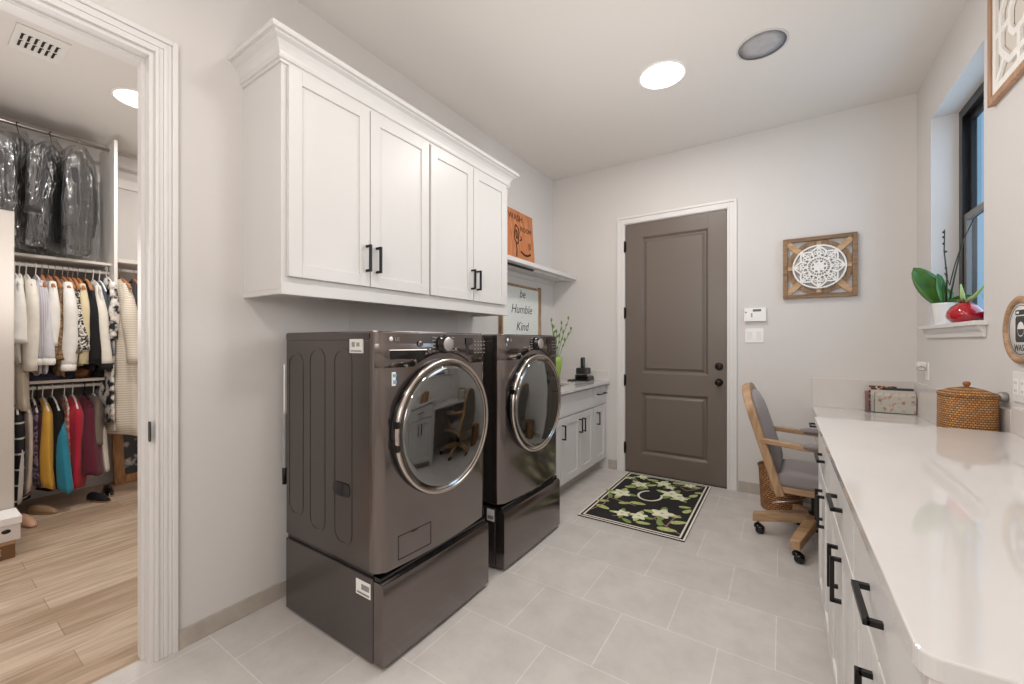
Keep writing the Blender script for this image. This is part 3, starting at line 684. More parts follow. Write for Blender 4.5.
def pedestal(label, yo, sticker):
    W_ = .69; XF = -1.30
    t = thing('laundry_pedestal', label, 'pedestal', (-1.64, yo+W_/2, 0))
    MB().box(-1.985, XF-.045, yo+.003, yo+W_-.003, .012, .345).box(-1.98, XF-.08, yo+.03, yo+W_-.03, 0, .012).build('case', M_steel_side, t, bevel=.004)
    MB().box(-1.98, XF-.05, yo+.012, yo+W_-.012, .345, .362).build('top_gap', M_gloss_black, t)
    mb = MB(); rings = []; n = 20
    yy = [yo+.006+(W_-.012)*i/n for i in range(n+1)]
    g = lambda y, k: XF+.016+.006*(1-((y-yo-W_/2)/(W_/2))**2)-k
    for z, k in ((.018, .004), (.024, 0), (.322, 0), (.333, .006), (.337, .02)):
        rings.append([(g(y, k), y, z) for y in yy]+[(XF-.04, yy[-1], z), (XF-.04, yy[0], z)])
    d = split(mb.rings(rings, smooth=True).build('drawer', M_steel, t), 40)
    mb = MB().box(XF-.04, XF-.005, yo+.01, yo+W_-.01, .338, .356); mb.build('finger_groove', M_gloss_black, d)
    if sticker:
        MB().box(-1.445, -1.355, yo+.001, yo+.0035, .262, .322).build('sticker', M_white_pl, t)
        MB().box(-1.438, -1.362, yo+.0003, yo+.001, .268, .276).box(-1.41, -1.362, yo+.0003, yo+.001, .288, .31).build('sticker_print', M_gray_print, t)
    else:
        MB().box(-1.40, -1.35, yo+.001, yo+.0035, .27, .335).build('sticker', M_white_pl, t)
        MB().box(-1.395, -1.355, yo+.0003, yo+.001, .28, .30).build('sticker_print', M_gray_print, t)
pedestal('low graphite drawer pedestal carrying the washing machine nearest the camera', 1.04, True)
pedestal('low graphite drawer pedestal carrying the dryer farther from the camera', 1.865, False)

# ------------------------------------------------------------------ right run: counter, desk, cabinets
CXE = .135; CY0_, CY1_ = .675, 2.52; FX = .146
cr = thing('countertop', 'long glossy white worktop on the right with a rounded near corner', 'countertop', (.47, 1.6, .88))
poly = arc(CXE+.022, CY0_+.022, .022, 180, 270, 6)+[(XR, CY0_), (XR, CY1_), (CXE, CY1_)]
MB().prism(poly, 'Z', .88, .91).build('slab', M_quartz, cr, bevel=.003)
MB().box(XR-.02, XR, CY0_, CY1_, .91, 1.015).build('backsplash', M_splash, cr, bevel=.002)
dk = thing('corner_desk', 'lower white desk surface in the far right corner under the window', 'desk', (.5, 3.27, .745))
MB().box(.198, XR, CY1_+.002, YB, .745, .775).build('slab', M_quartz, dk, bevel=.003)
mb = MB().box(.198, XR, YB-.02, YB, .775, 1.0).box(XR-.02, XR, CY1_+.002, YB-.02, .775, 1.0)
mb.build('backsplash', M_splash, dk, bevel=.002)
def base_right(label, y0, y1, py, end=False):
    t = thing('base_cabinet', label, 'cabinet', (.48, (y0+y1)/2, 0), None)
    x = FX+.021
    MB().box(x, XR-.026, y0, y1, .1, .879).build('carcass', M_cab, t, bevel=.001)
    MB().box(x+.06, XR-.026, y0, y1, 0, .1).build('toe_kick', M_base, t)
    d = MB().box(FX, x, y0+.008, y1-.008, .706, .868).build('drawer_front', M_cab, t, bevel=.002)
    pull(d, FX, py-.072, py+.072, .79, False, -1, .023, .0055)
    ym = (y0+y1)/2
    for a, b_, k in ((y0+.008, ym-.002, ym-.045), (ym+.002, y1-.008, ym+.045)):
        q = shaker(MB(), FX, a, b_, .118, .696, d=-1).build('door', M_cab, t, bevel=.0015)
        pull(q, FX, .508, .642, k, True, -1, .022, .0055)
    return t
b1 = base_right('white drawer base cabinet nearest the camera under the right worktop', .70, 1.295, 1.01, True)
mb = MB().box(FX+.0, XR-.026, .682, .70, 0, .879); mb.build('end_panel', mat('end_panel_paint', (214, 209, 206), .4), b1, bevel=.001)
MB().box(.20, .206, .6815, .683, .02, .872).build('end_panel_seam', M_gloss_black, b1)
base_right('middle white drawer base cabinet under the right worktop', 1.295, 1.88, 1.587)
base_right('white drawer base cabinet under the right worktop, nearest the desk chair', 1.88, 2.46, 2.165)
struct(MB().box(FX+.005, XR, 2.46, 2.515, 0, .879).build('trim_8', M_cab))
t = thing('desk_pedestal', 'narrow white desk cabinet with one drawer pull against the back wall', 'cabinet', (.5, 3.78, 0))
MB().box(.24, XR-.026, 3.575, YB-.001, .1, .744).build('carcass', M_cab, t)
MB().box(.30, XR-.026, 3.575, YB-.001, 0, .1).build('toe_kick', M_base, t)
d = MB().box(.22, .24, 3.58, 3.99, .59, .735).build('drawer_front', M_cab, t, bevel=.002); pull(d, .22, 3.69, 3.83, .665, False, -1, .045, .006)
d = MB(); shaker(d, .22, 3.58, 3.99, .118, .58, d=-1).build('door', M_cab, t, bevel=.0015)

# ------------------------------------------------------------------ desk items
# wicker hamper-style basket with lid, standing on the lower desk
wb = thing('lidded_basket', 'honey wicker basket with a knobbed lid beside the right wall', 'basket', (.686, 2.636, .775))
bc = (.686, 2.636, .775)
MB().lathe([(.082, 0), (.089, .01), (.090, .14), (.089, .262), (.086, .268), (0, .268)], bc, 'Z', 48, sx=1, sy=1.1, power=2.6).build('body', M_wicker, wb, origin=bc)
MB().lathe([(.0905, .266), (.0915, .276), (.088, .281), (.05, .297), (.012, .306), (0, .3065)], bc, 'Z', 48, sx=1, sy=1.1, power=2.6).build('lid', M_wicker, wb, origin=bc)
MB().lathe([(.006, .304), (.008, .309), (.012, .315), (.013, .322), (.009, .329), (0, .331)], bc, 'Z', 20).build('knob', wood_mat('knob_wood', (136, 78, 44), (160, 98, 60)), wb)
# magazine holder
mh = thing('magazine_holder', 'clear acrylic holder full of magazines on the desk against the back wall', 'magazine holder', (.645, 3.93, .775))
mb = MB().box(.50, .79, 3.885, 3.889, .775, .90).box(.50, .79, 3.965, 3.969, .775, .92).box(.50, .504, 3.889, 3.965, .775, .90).box(.786, .79, 3.889, 3.965, .775, .90).box(.504, .786, 3.889, 3.965, .775, .779)
mb = MB().box(.50, .779, 3.885, 3.889, .775, .90).box(.50, .779, 3.965, 3.969, .775, .905).box(.50, .504, 3.889, 3.965, .775, .90).box(.775, .779, 3.889, 3.965, .775, .90).box(.504, .775, 3.889, 3.965, .775, .779)
mb.build('case', M_acrylic, mh)
cover = [pattern_mat('floral_cover', 'noise', (206, 200, 188), (204, 140, 124), 34, .4, (150, 140, 122), .58), mat('silver_cover', (196, 192, 188), .35), pattern_mat('brown_cover', 'noise', (70, 44, 38), (186, 120, 70), 60, .4, (220, 208, 190), .5), mat('charcoal_cover', (58, 56, 56), .35), mat('rose_cover', (166, 120, 116), .4)]
mags = (('magazine with a coral floral cover at the front of the clear holder', .555, .772, .938, 0, 3.891),
        ('silver-grey magazine second from the front in the clear holder', .535, .768, .958, 1, 3.903),
        ('charcoal magazine standing in the middle of the clear holder', .60, .765, .975, 3, 3.916),
        ('brown and gold magazine, tallest and leftmost in the clear holder', .53, .68, .985, 2, 3.930),
        ('dusty rose magazine at the back left of the clear holder', .508, .60, .945, 4, 3.944))
for lab, x0, x1, zt, ci, y in mags:
    g = thing('magazine', lab, 'magazine', ((x0+x1)/2, y, .78), 'magazines in the acrylic holder')
    zt -= .022
    MB().box(x0, x1, y, y+.0015, .78, zt).box(x0, x1, y+.0085, y+.010, .78, zt).box(x0, x0+.0015, y, y+.010, .78, zt).build('cover', cover[ci], g)
    MB().box(x0+.0015, x1-.002, y+.0015, y+.0085, .781, zt-.003).build('pages', mat('paper', (232, 228, 220), .8), g)
# arrow-shaped dark patch printed on front magazine is left as a sleeve tab
# ------------------------------------------------------------------ desk chair (built facing +x, turned at the end)
CH = (.18, 3.2, 0)
ch = thing('desk_chair', 'oak swivel desk chair with grey upholstery tucked at the desk', 'chair', CH)
cx, cy = CH[0], CH[1]
zs = .40
# star base
for k in range(5):
    a = radians(180+72*k); ux, uy = cos(a), sin(a); px, py = -uy, ux
    R = .335
    mb = MB(); rings = []
    for s_, hw, z0, z1 in ((.03, .030, .135, .20), (.12, .030, .125, .19), (.22, .029, .105, .165), (.31, .027, .083, .14), (R+.01, .026, .078, .132)):
        rings.append([(cx+ux*s_-px*hw, cy+uy*s_-py*hw, z0), (cx+ux*s_+px*hw, cy+uy*s_+py*hw, z0), (cx+ux*s_+px*hw, cy+uy*s_+py*hw, z1), (cx+ux*s_-px*hw, cy+uy*s_-py*hw, z1)])
    lg = mb.rings(rings, smooth=False).build('leg', M_oakx if k != 9 else M_oak, ch, bevel=.006, seg=3)
    ex, ey = cx+ux*(R-.02), cy+uy*(R-.02)
    mb = MB().cyl((ex, ey, .05), (ex, ey, .09), .008, 10)
    for s_ in (-1, 1):
        mb.lathe([(.0, -.010), (.022, -.010), (.027, -.004), (.027, .004), (.022, .010), (0, .010)], (ex+.012, ey+s_*.014, .027), 'Y', 22)
    mb.lathe([(.024, 0), (.026, .012), (.018, .026), (0, .03)], (ex, ey, .036), 'Z', 18)
    mb.build('caster', M_gloss_black, lg)
MB().cyl((cx, cy, .13), (cx, cy, .36), .028, 20).cyl((cx, cy, .10), (cx, cy, .21), .042, 20).build('column', M_black, ch)
MB().box(cx-.12, cx+.12, cy-.07, cy+.07, .335, .365).build('mechanism', M_black, ch, bevel=.006)
MB().tube([(cx-.02, cy-.06, .335), (cx-.1, cy-.14, .305), (cx-.22, cy-.19, .285)], .006, 8).build('lever', M_chrome, ch)
# seat
def seat_poly(hx0, hx1, hy0, hy1, r): return rrect(cx+hx0, cx+hx1, cy-hy0, cy+hy1, r, 6)
MB().prism(rrect(cx-.235, cx+.25, cy-.235, cy+.235, .06, 6), 'Z', .365, .405).build('seat_frame', M_oakx, ch, bevel=.008, seg=3)
rg = []
for z, g in ((.403, -.006), (.42, .004), (.445, .0), (.468, -.02), (.482, -.06), (.488, -.12)):
    rg.append([(x, y, z) for x, y in rrect(cx-.235-g, cx+.25+g, cy-.235-g, cy+.235+g, .06, 6)])
MB().rings(rg).build('seat_cushion', M_greyfab, ch)
# back: oak hoop with padded centre, reclined
def BP(y, s_, off=0):           # s along the recline, y across; off = towards the sitter
    tl = radians(17)
    return (cx-.19-sin(tl)*s_+cos(tl)*off, cy+y, .37+cos(tl)*s_+sin(tl)*off)
def hoop(hw0, hw1, top, bot, n=14):
    pts = [(-hw0, bot), (-hw0-.004, bot+.2)]
    pts += [(-hw1*cos(a)**.7 if cos(a) > 1e-6 else 0, top-.16+.16*sin(a)) for a in [pi/2*i/n for i in range(n+1)]]
    return pts+[(-p[0], p[1]) for p in reversed(pts[:-1])]
path = hoop(.225, .225, .635, -.03)
rg = []
m = len(path)
for i, (y, s_) in enumerate(path):
    a = path[max(0, i-1)]; b_ = path[min(m-1, i+1)]; ty, ts = b_[0]-a[0], b_[1]-a[1]; l = math.hypot(ty, ts); ny, ns = -ts/l, ty/l
    h = .022
    rg.append([BP(y+ny*h, s_+ns*h, .026), BP(y-ny*h, s_-ns*h, .026), BP(y-ny*h, s_-ns*h, -.022), BP(y+ny*h, s_+ns*h, -.022)])
MB().rings(rg, smooth=False).build('back_frame', M_oak, ch, bevel=.007, seg=3, angle=40)
inner = [(y*.90, s_) for y, s_ in hoop(.225, .225, .613, .10)]
cen_s = .36
rg = []
for off, k in ((-.018, .96), (0, 1.0), (.028, 1.0), (.046, .93), (.056, .75), (.060, .4)):
    rg.append([BP(y*k, cen_s+(s_-cen_s)*k, off) for y, s_ in inner])
MB().rings(rg).build('back_cushion', M_greyfab, ch)
rg = [[BP(y*k, cen_s+(s_-cen_s)*k, off) for y, s_ in inner] for off, k in ((-.012, .97), (-.024, .9), (-.03, .6))]
MB().rings(rg).build('back_panel', M_greyfab, ch)
# arms
for s_ in (-1, 1):
    y = s_*.235
    P0 = Vector(BP(y, .315, 0)); z1 = .655
    pts = [P0, Vector((cx-.2, cy+y*1.04, .668)), Vector((cx-.08, cy+y*1.08, .660)), Vector((cx+.06, cy+y*1.08, .655)), Vector((cx+.17, cy+y*1.04, .652))]
    rg = []
    for i, p in enumerate(pts):
        hw = .018 if i < 2 else .024
        rg.append([p+Vector((0, -hw, -.016)), p+Vector((0, hw, -.016)), p+Vector((0, hw, .014)), p+Vector((0, -hw, .014))])
    ar = MB().rings(rg, smooth=False).build('armrest', M_oakx, ch, bevel=.005, seg=3)
    pa = [Vector((cx-.085+.045*i, cy+y*1.08, .6695-.001*i)) for i in range(6)]
    rg = []
    for i, p in enumerate(pa):
        e = .030 if 0 < i < 5 else .020
        rg.append([p+Vector((0, -e, -.012)), p+Vector((0, e, -.012)), p+Vector((0, e*.97, .010)), p+Vector((0, e*.5, .022 if 0 < i < 5 else .010)), p+Vector((0, -e*.5, .022 if 0 < i < 5 else .010)), p+Vector((0, -e*.97, .010))])
    MB().rings(rg).build('arm_pad', M_greyfab, ar)
    q = [Vector((cx+.15, cy+y*1.04, .645)), Vector((cx+.13, cy+y*1.0, .55)), Vector((cx+.08, cy+y*.98, .45)), Vector((cx+.06, cy+y*.98, .375))]
    rg = [[p+Vector((-.018, -.013, 0)), p+Vector((.018, -.013, 0)), p+Vector((.018, .013, 0)), p+Vector((-.018, .013, 0))] for p in q]
    MB().rings(rg, smooth=False).build('arm_post', M_oak, ch, bevel=.005)
ch.rotation_euler = (0, 0, radians(-2))
# waste basket behind the chair
wk = thing('waste_basket', 'round brown wicker waste basket on the floor behind the desk chair', 'basket', (-.005, 3.76, 0))
pc = (-.005, 3.76, 0)
MB().lathe([(.13, 0), (.135, .01), (.15, .3), (.154, .315), (.150, .325), (.143, .318), (.128, .03), (0, .028)], pc, 'Z', 48).build('body', M_wicker2, wk, origin=pc)
MB().tube([(pc[0]+.15*cos(a), pc[1]+.15*sin(a), .322) for a in [2*pi*i/36 for i in range(36)]], .008, 8, closed=True).build('rim', M_wicker2, wk, origin=pc)

# ------------------------------------------------------------------ rug
def rug_point(u, v): return (-1.255+u*.735+0*v, 2.79+v*1.195)
mb = MB(); RX, RY, RW, RD = -1.258, 2.79, .738, 1.19
mb.box(RX, RX+RW, RY, RY+RD, .0005, .009, 0)
z0, z1 = .009, .0096
def bump_z(): mb.kz = getattr(mb, 'kz', 0)+1; return (mb.kz % 90)*.000012
def strip(x0, x1, y0, y1, mi): mb.box(x0, x1, y0, y1, z0, z1+bump_z(), mi)
e = .03; wq = .012
for a, mi in ((.0, 1), (.028, 1)):
    strip(RX+a, RX+RW-a, RY+a, RY+a+wq, mi); strip(RX+a, RX+RW-a, RY+RD-a-wq, RY+RD-a, mi)
    strip(RX+a, RX+a+wq, RY+a, RY+RD-a, mi); strip(RX+RW-a-wq, RX+RW-a, RY+a, RY+RD-a, mi)
def blob(cx_, cy_, r, n, mi, ph=0, lobes=5, dz=0, amp=.35, sx=1, sy=1):
    pts = []
    for i in range(n):
        a = 2*pi*i/n; rr = r*(1-amp*.5+amp*.5*cos(lobes*a+ph))
        pts.append((cx_+rr*cos(a)*sx, cy_+rr*sin(a)*sy))
    mb.prism(pts, 'Z', z0, z1+dz+bump_z(), mi)
def leaf(cx_, cy_, l, w_, ang, mi, dz=0):
    ca, sa = cos(ang), sin(ang); pts = []
    for i in range(12):
        t = 2*pi*i/12; p = l*.5*cos(t); q = w_*.5*sin(t)*(1-.25*cos(t))
        pts.append((cx_+p*ca-q*sa, cy_+p*sa+q*ca))
    mb.prism(pts, 'Z', z0, z1+dz+bump_z(), mi)
rr = random.Random(5)
def vine(pts, w_=.010):
    mb.ribbon(pts, w_, 'Z', z0, z1, 5)
U = lambda u, v: (RX+u*RW, RY+v*RD)
vine([U(.96, .06), U(.80, .13), U(.66, .2), U(.45, .17), U(.3, .1)])
vine([U(.8, .13), U(.82, .25), U(.86, .33)]); vine([U(.66, .2), U(.7, .3)])
vine([U(.06, .12), U(.12, .25), U(.10, .38), U(.25, .36), U(.42, .33)])
vine([U(.12, .9), U(.2, .82), U(.28, .74), U(.25, .66)]); vine([U(.92, .93), U(.85, .85), U(.78, .8), U(.7, .85)])
vine([U(.5, .92), U(.6, .85), U(.68, .88), U(.78, .88)])
flowers = [(.70, .30, .085), (.36, .17, .06), (.52, .185, .065), (.17, .50, .085), (.27, .75, .07), (.66, .67, .085), (.50, .86, .065), (.77, .62, .055), (.22, .93, .05), (.78, .92, .045), (.60, .80, .04), (.10, .86, .035)]
for u, v, r in flowers:
    x, y = U(u, v)
    for k in range(4): leaf(x+r*.95*cos(k*1.6+u*9), y+r*.95*sin(k*1.6+u*9), r*1.3, r*.62, k*1.6+u*9, 3 if k % 2 else 4)
    blob(x, y, r*1.05, 30, 2, u*7, 5, .0004, .42); blob(x+r*.05, y, r*.5, 20, 1, v*5, 4, .0008, .3); blob(x, y, r*.2, 10, 4, 0, 3, .0011)
for u, v, l, a in ((.88, .22, .12, .6), (.82, .09, .13, .1), (.9, .42, .1, 1.2), (.86, .48, .09, .3), (.08, .3, .1, .4), (.14, .2, .12, -.3), (.3, .34, .1, .5), (.42, .38, .12, .1), (.09, .42, .09, 2), (.33, .68, .11, 1), (.2, .66, .1, .4), (.36, .9, .1, .2), (.66, .93, .11, .3), (.88, .72, .1, 1.1), (.84, .9, .1, .4), (.4, .78, .1, .8), (.6, .1, .1, .2), (.45, .08, .09, 2.6), (.73, .16, .1, 1.9), (.92, .8, .08, .5)):
    x, y = U(u, v); leaf(x, y, l, l*.45, a, 3 if int(u*100) % 2 else 4)
# letter C in the middle
x, y = U(.47, .56); mb.ribbon([(x+.095*cos(a)*.95, y+.115*sin(a)) for a in [radians(112+i*14) for i in range(21)]], .017, 'Z', z0, z1+.0002, 1)
rug = mb.build('door_mat', [mat('rug_black', (30, 26, 28), .95, bump=.5, bscale=700), mat('rug_cream', (226, 220, 206), .95), mat('rug_flower', (222, 222, 190), .95, var=.15, vscale=25), mat('rug_leaf', (128, 148, 84), .95, var=.2, vscale=30), mat('rug_leaf_pale', (176, 186, 120), .95, var=.2, vscale=30), mat('rug_vine', (150, 118, 104), .95)])
tag(rug, 'black rug with cream flowers and a letter C lying before the taupe door', 'rug')

# ------------------------------------------------------------------ wall pieces
# carved medallion on the back wall
wa = thing('wall_art', 'square rustic wood frame with a white carved medallion on the back wall', 'wall art', (.24, YB, 1.87))
AX, AZ, AH = .24, 1.868, .233
AZH = .239
mb = MB(); y0, y1 = YB-.034, YB-.004; fw = .03
mb.box(AX-AH, AX-AH+fw, y0, y1, AZ-AZH, AZ+AZH).box(AX+AH-fw, AX+AH, y0, y1, AZ-AZH, AZ+AZH)
mb.box(AX-AH+fw, AX+AH-fw, y0, y1, AZ-AZH, AZ-AZH+fw).box(AX-AH+fw, AX+AH-fw, y0, y1, AZ+AZH-fw, AZ+AZH)
mb.build('frame', M_rustic, wa, bevel=.002)
mb = MB(); y0, y1 = YB-.024, YB-.012
mb.ribbon([(AX+.192*cos(a), AZ+.192*sin(a)) for a in [2*pi*i/48 for i in range(48)]], .034, 'Y', y0+.002, y1, 0, True)
mb.build('wood_ring', M_rusticz, wa)
for a, l, w_ in [(0, .2, .03), (90, .2, .03), (180, .2, .03), (270, .2, .03), (45, .285, .042), (135, .285, .042), (225, .285, .042), (315, .285, .042)]:
    ca, sa = cos(radians(a)), sin(radians(a))
    mb = MB().ribbon([(AX+.14*ca, AZ+.14*sa), (AX+l*ca, AZ+l*sa)], w_, 'Y', y0-.004, y1-.004)
    mb.build('slat', M_lightwood, wa)
y0, y1 = YB-.040, YB-.030
mb = MB()
circ = lambda r, n=48: [(AX+r*cos(2*pi*i/n), AZ+r*sin(2*pi*i/n)) for i in range(n)]
mb.ribbon(circ(.165, 60), .011, 'Y', y0, y1, 0, True)
mb.ribbon(circ(.074), .011, 'Y', y0, y1, 0, True); mb.ribbon(circ(.05), .007, 'Y', y0, y1, 0, True)
for k in range(8):
    a = k*pi/4; T = lambda r, d: (AX+r*cos(a)-d*sin(a), AZ+r*sin(a)+d*cos(a))
    out = [T(.082, -.030), T(.100, -.045), T(.120, -.043), T(.138, -.026), T(.150, -.010), T(.162, 0), T(.150, .010), T(.138, .026), T(.120, .043), T(.100, .045), T(.082, .030)]
    mb.ribbon(out, .012, 'Y', y0, y1)
    for d, r in ((-.020, .108), (.020, .108), (0, .125), (0, .098)):
        mb.ribbon([T(r+.012*cos(q), d+.008*sin(q)) for q in [2*pi*i/10 for i in range(10)]], .0075, 'Y', y0, y1, 0, True)
    mb.ribbon([T(.078, 0), T(.092, 0)], .012, 'Y', y0, y1)
    mb.ribbon([T(.128, -.012), T(.146, 0), T(.128, .012)], .010, 'Y', y0, y1)
for k in range(24):
    a = 2*pi*k/24; mb.ribbon([(AX+.052*cos(a), AZ+.052*sin(a)), (AX+.072*cos(a), AZ+.072*sin(a))], .0055, 'Y', y0, y1)
    a += .13; mb.ribbon([(AX+.076*cos(a), AZ+.076*sin(a)), (AX+.09*cos(a), AZ+.09*sin(a))], .006, 'Y', y0, y1)
for k in range(8):
    a = k*pi/4; mb.ribbon([(AX+.002*cos(a), AZ+.002*sin(a)), (AX+.048*cos(a), AZ+.048*sin(a))], .016, 'Y', y0, y1)
mb.prism(circ(.035, 24), 'Y', y0-.001, y1)
mb.build('medallion', M_whitewash, wa)
# thermostat panel and switch
t = thing('wall_thermostat', 'white keypad panel with a small dark display beside the taupe door', 'keypad', (-.19, YB, 1.51))
MB().box(-.27, -.108, YB-.026, YB, 1.452, 1.565).build('housing', M_white_pl, t, bevel=.005)
MB().box(-.205, -.145, YB-.0272, YB-.026, 1.535, 1.555).build('display', mat('lcd_dark', (70, 76, 70), .3), t)
for kx, kz in ((-.213, 1.515), (-.213, 1.497), (-.255, 1.53)):
    MB().lathe([(.007, 0), (.006, -.002), (0, -.002)], (kx, YB-.026, kz), 'Y', 14).build('button', M_gray_print, t)
t = thing('light_switch', 'white double rocker switch plate below the keypad panel', 'switch', (-.195, YB, 1.335))
MB().box(-.262, -.128, YB-.006, YB, 1.275, 1.395).build('plate', M_white_pl, t, bevel=.002)
for x in (-.228, -.162): MB().box(x-.017, x+.017, YB-.009, YB-.006, 1.302, 1.368).build('rocker', mat('switch_white', (226, 224, 220), .35), t, bevel=.0015)
# night light outlet under the window
t = thing('outlet_night_light', 'white plug-in night light on the right wall above the magazine holder', 'night light', (XR, 3.78, 1.1))
MB().box(XR-.006, XR, 3.715, 3.79, 1.03, 1.145).build('plate', M_white_pl, t, bevel=.002)
MB().box(XR-.05, XR-.006, 3.74, 3.80, 1.085, 1.15).build('lamp_body', mat('night_light_white', (224, 222, 218), .3), t, bevel=.010, seg=3)
MB().tube([(XR-.035+.020*cos(a), 3.736, 1.105+.013*sin(a)) for a in [2*pi*i/18 for i in range(18)]], .003, 6, closed=True).build('sensor_ring', M_silver, t)
t = thing('wall_outlet', 'white double outlet plate on the right wall below the round wash sign', 'outlet', (XR, 2.49, 1.1))
MB().box(XR-.007, XR, 2.42, 2.545, 1.037, 1.16).build('plate', mat('outlet_white', (224, 221, 219), .4), t, bevel=.002)
for y in (2.51, 2.455):
    s_ = MB().box(XR-.010, XR-.007, y-.017, y+.017, 1.066, 1.132).build('socket', M_white_pl, t, bevel=.001)
    for z in (1.115, 1.083): MB().box(XR-.0106, XR-.010, y-.008, y-.005, z-.005, z+.005).box(XR-.0106, XR-.010, y+.005, y+.008, z-.005, z+.005).build('slots', M_gray_print, s_)
t = thing('air_freshener', 'small round grey plug-in on the right wall behind the wicker basket', 'plug', (XR, 2.62, 1.06))
MB().lathe([(.0, -.03), (.014, -.029), (.020, -.022), (.022, -.008), (.020, 0)], (XR, 2.615, 1.045), 'X', 24).build('cap', mat('pewter', (150, 146, 142), .35, .5), t)
# lattice panel high on the right wall
LY1, LZ0 = 2.735, 2.338; LS = .55; LY0 = LY1-LS; LZ1 = LZ0+LS
lp = thing('lattice_panel', 'wood framed white fretwork panel high on the right wall', 'wall art', (XR, (LY0+LY1)/2, (LZ0+LZ1)/2))
x0, x1 = XR-.024, XR-.002
fw = .03
mb = MB().box(x0, x1, LY0, LY0+fw, LZ0, LZ1).box(x0, x1, LY1-fw, LY1, LZ0, LZ1).box(x0, x1, LY0+fw, LY1-fw, LZ0, LZ0+fw).box(x0, x1, LY0+fw, LY1-fw, LZ1-fw, LZ1)
mb.build('frame', wood_mat('tan_wood', (160, 122, 96), (186, 148, 118), 'Z', 5, .6), lp, bevel=.002)
MB().box(XR-.006, XR-.002, LY0+fw, LY1-fw, LZ0+fw, LZ1-fw).build('backing', mat('lattice_back', (212, 204, 194), .8), lp)
mb = MB()
for i in range(int((LS-2*fw-.03)/.016)):
    q = fw+.018+.016*i
    for y, z in ((LY1-fw-.01, LZ0+q), (LY0+fw+.01, LZ0+q), (LY0+q, LZ0+fw+.01), (LY0+q, LZ1-fw-.01)):
        mb.lathe([(.0, -.010), (.006, -.006), (.0078, 0)], (x0+.014, y, z), 'X', 8, cap=False)
mb.build('bead_trim', M_whitewash, lp)
cyl_, czl = (LY0+LY1)/2, (LZ0+LZ1)/2
mb = MB(); a, b_ = XR-.018, XR-.008
S = LS/2-fw-.022
rb = lambda pts, w_, closed=False: mb.ribbon([(cyl_+p[0]*S, czl+p[1]*S) for p in pts], w_, 'X', a, b_, 0, closed)
rb([(-1, -1), (1, -1), (1, 1), (-1, 1)], .03, True)
octo = lambda k, c: [(-k, -c), (-k, c), (-c, k), (c, k), (k, c), (k, -c), (c, -k), (-c, -k)]
rb(octo(.74, .36), .028, True); rb(octo(.36, .17), .026, True)
for q in ((1, 0), (-1, 0), (0, 1), (0, -1)): rb([(q[0]*.36, q[1]*.36), (q[0]*1, q[1]*1)], .026)
for q in ((1, 1), (-1, 1), (1, -1), (-1, -1)): rb([(q[0]*.56, q[1]*.56), (q[0]*1, q[1]*1)], .026)
mb.build('fretwork', M_whitewash, lp)
# round wash sign
ws = thing('wash_sign', 'round wood framed sign with a washer symbol reading WASH', 'sign', (XR, 2.468, 1.328))
SC = (XR, 2.468, 1.328); SR = .135
MB().lathe([(SR-.026, -.008), (SR-.026, -.014), (SR-.02, -.019), (SR-.006, -.019), (SR, -.014), (SR, 0)], SC, 'X', 64, cap=False).build('frame', wood_mat('sign_wood', (150, 116, 86), (184, 150, 116), 'Y', 6, .6), ws)
MB().lathe([(SR-.024, -.004), (SR-.024, -.009), (0, -.009)], SC, 'X', 64).build('face', mat('sign_white', (232, 230, 228), .5), ws)
M_ink = mat('sign_ink', (58, 54, 54), .6)
xs = SC[0]-.0092
MB().lathe([(SR-.036, -.0092), (SR-.036, -.0098), (SR-.0385, -.0098), (SR-.0385, -.0092)], SC, 'X', 64, cap=False).build('ring_line', M_ink, ws)
mb = MB(); iy, iz = SC[1], SC[2]
mb.prism([(iy-.042, iz+.060), (iy+.042, iz+.060), (iy+.042, iz+.080), (iy-.042, iz+.080)], 'X', xs-.0008, xs)
O = arc(iy, iz+.003, .030, 0, 360, 32); Q = []
sq = []
for p in O:
    dy, dz = p[0]-iy, p[1]-(iz+.003); m_ = max(abs(dy)/.042, abs(dz)/.052); sq.append((iy+dy/m_, iz+.003+dz/m_))
for i in range(32):
    mb.hexa([(xs, sq[i][0], sq[i][1]), (xs, sq[i+1][0], sq[i+1][1]), (xs, O[i+1][0], O[i+1][1]), (xs, O[i][0], O[i][1])], [(xs-.0008, sq[i][0], sq[i][1]), (xs-.0008, sq[i+1][0], sq[i+1][1]), (xs-.0008, O[i+1][0], O[i+1][1]), (xs-.0008, O[i][0], O[i][1])])
mb.prism(arc(iy, iz+.003, .025, 180, 360, 16), 'X', xs-.0008, xs)
mb.box(xs-.0012, xs-.0008, iy+.02, iy+.03, iz+.066, iz+.074).build('washer_symbol', M_ink, ws)
MB().box(xs-.0013, xs-.0009, iy+.012, iy+.034, iz+.066, iz+.074).build('symbol_detail', M_white_pl, ws)
text('lettering', 'WASH', .036, M_ink, ws, (xs-.0002, iy, iz-.083), (0, -1, 0), (0, 0, 1), .0006)
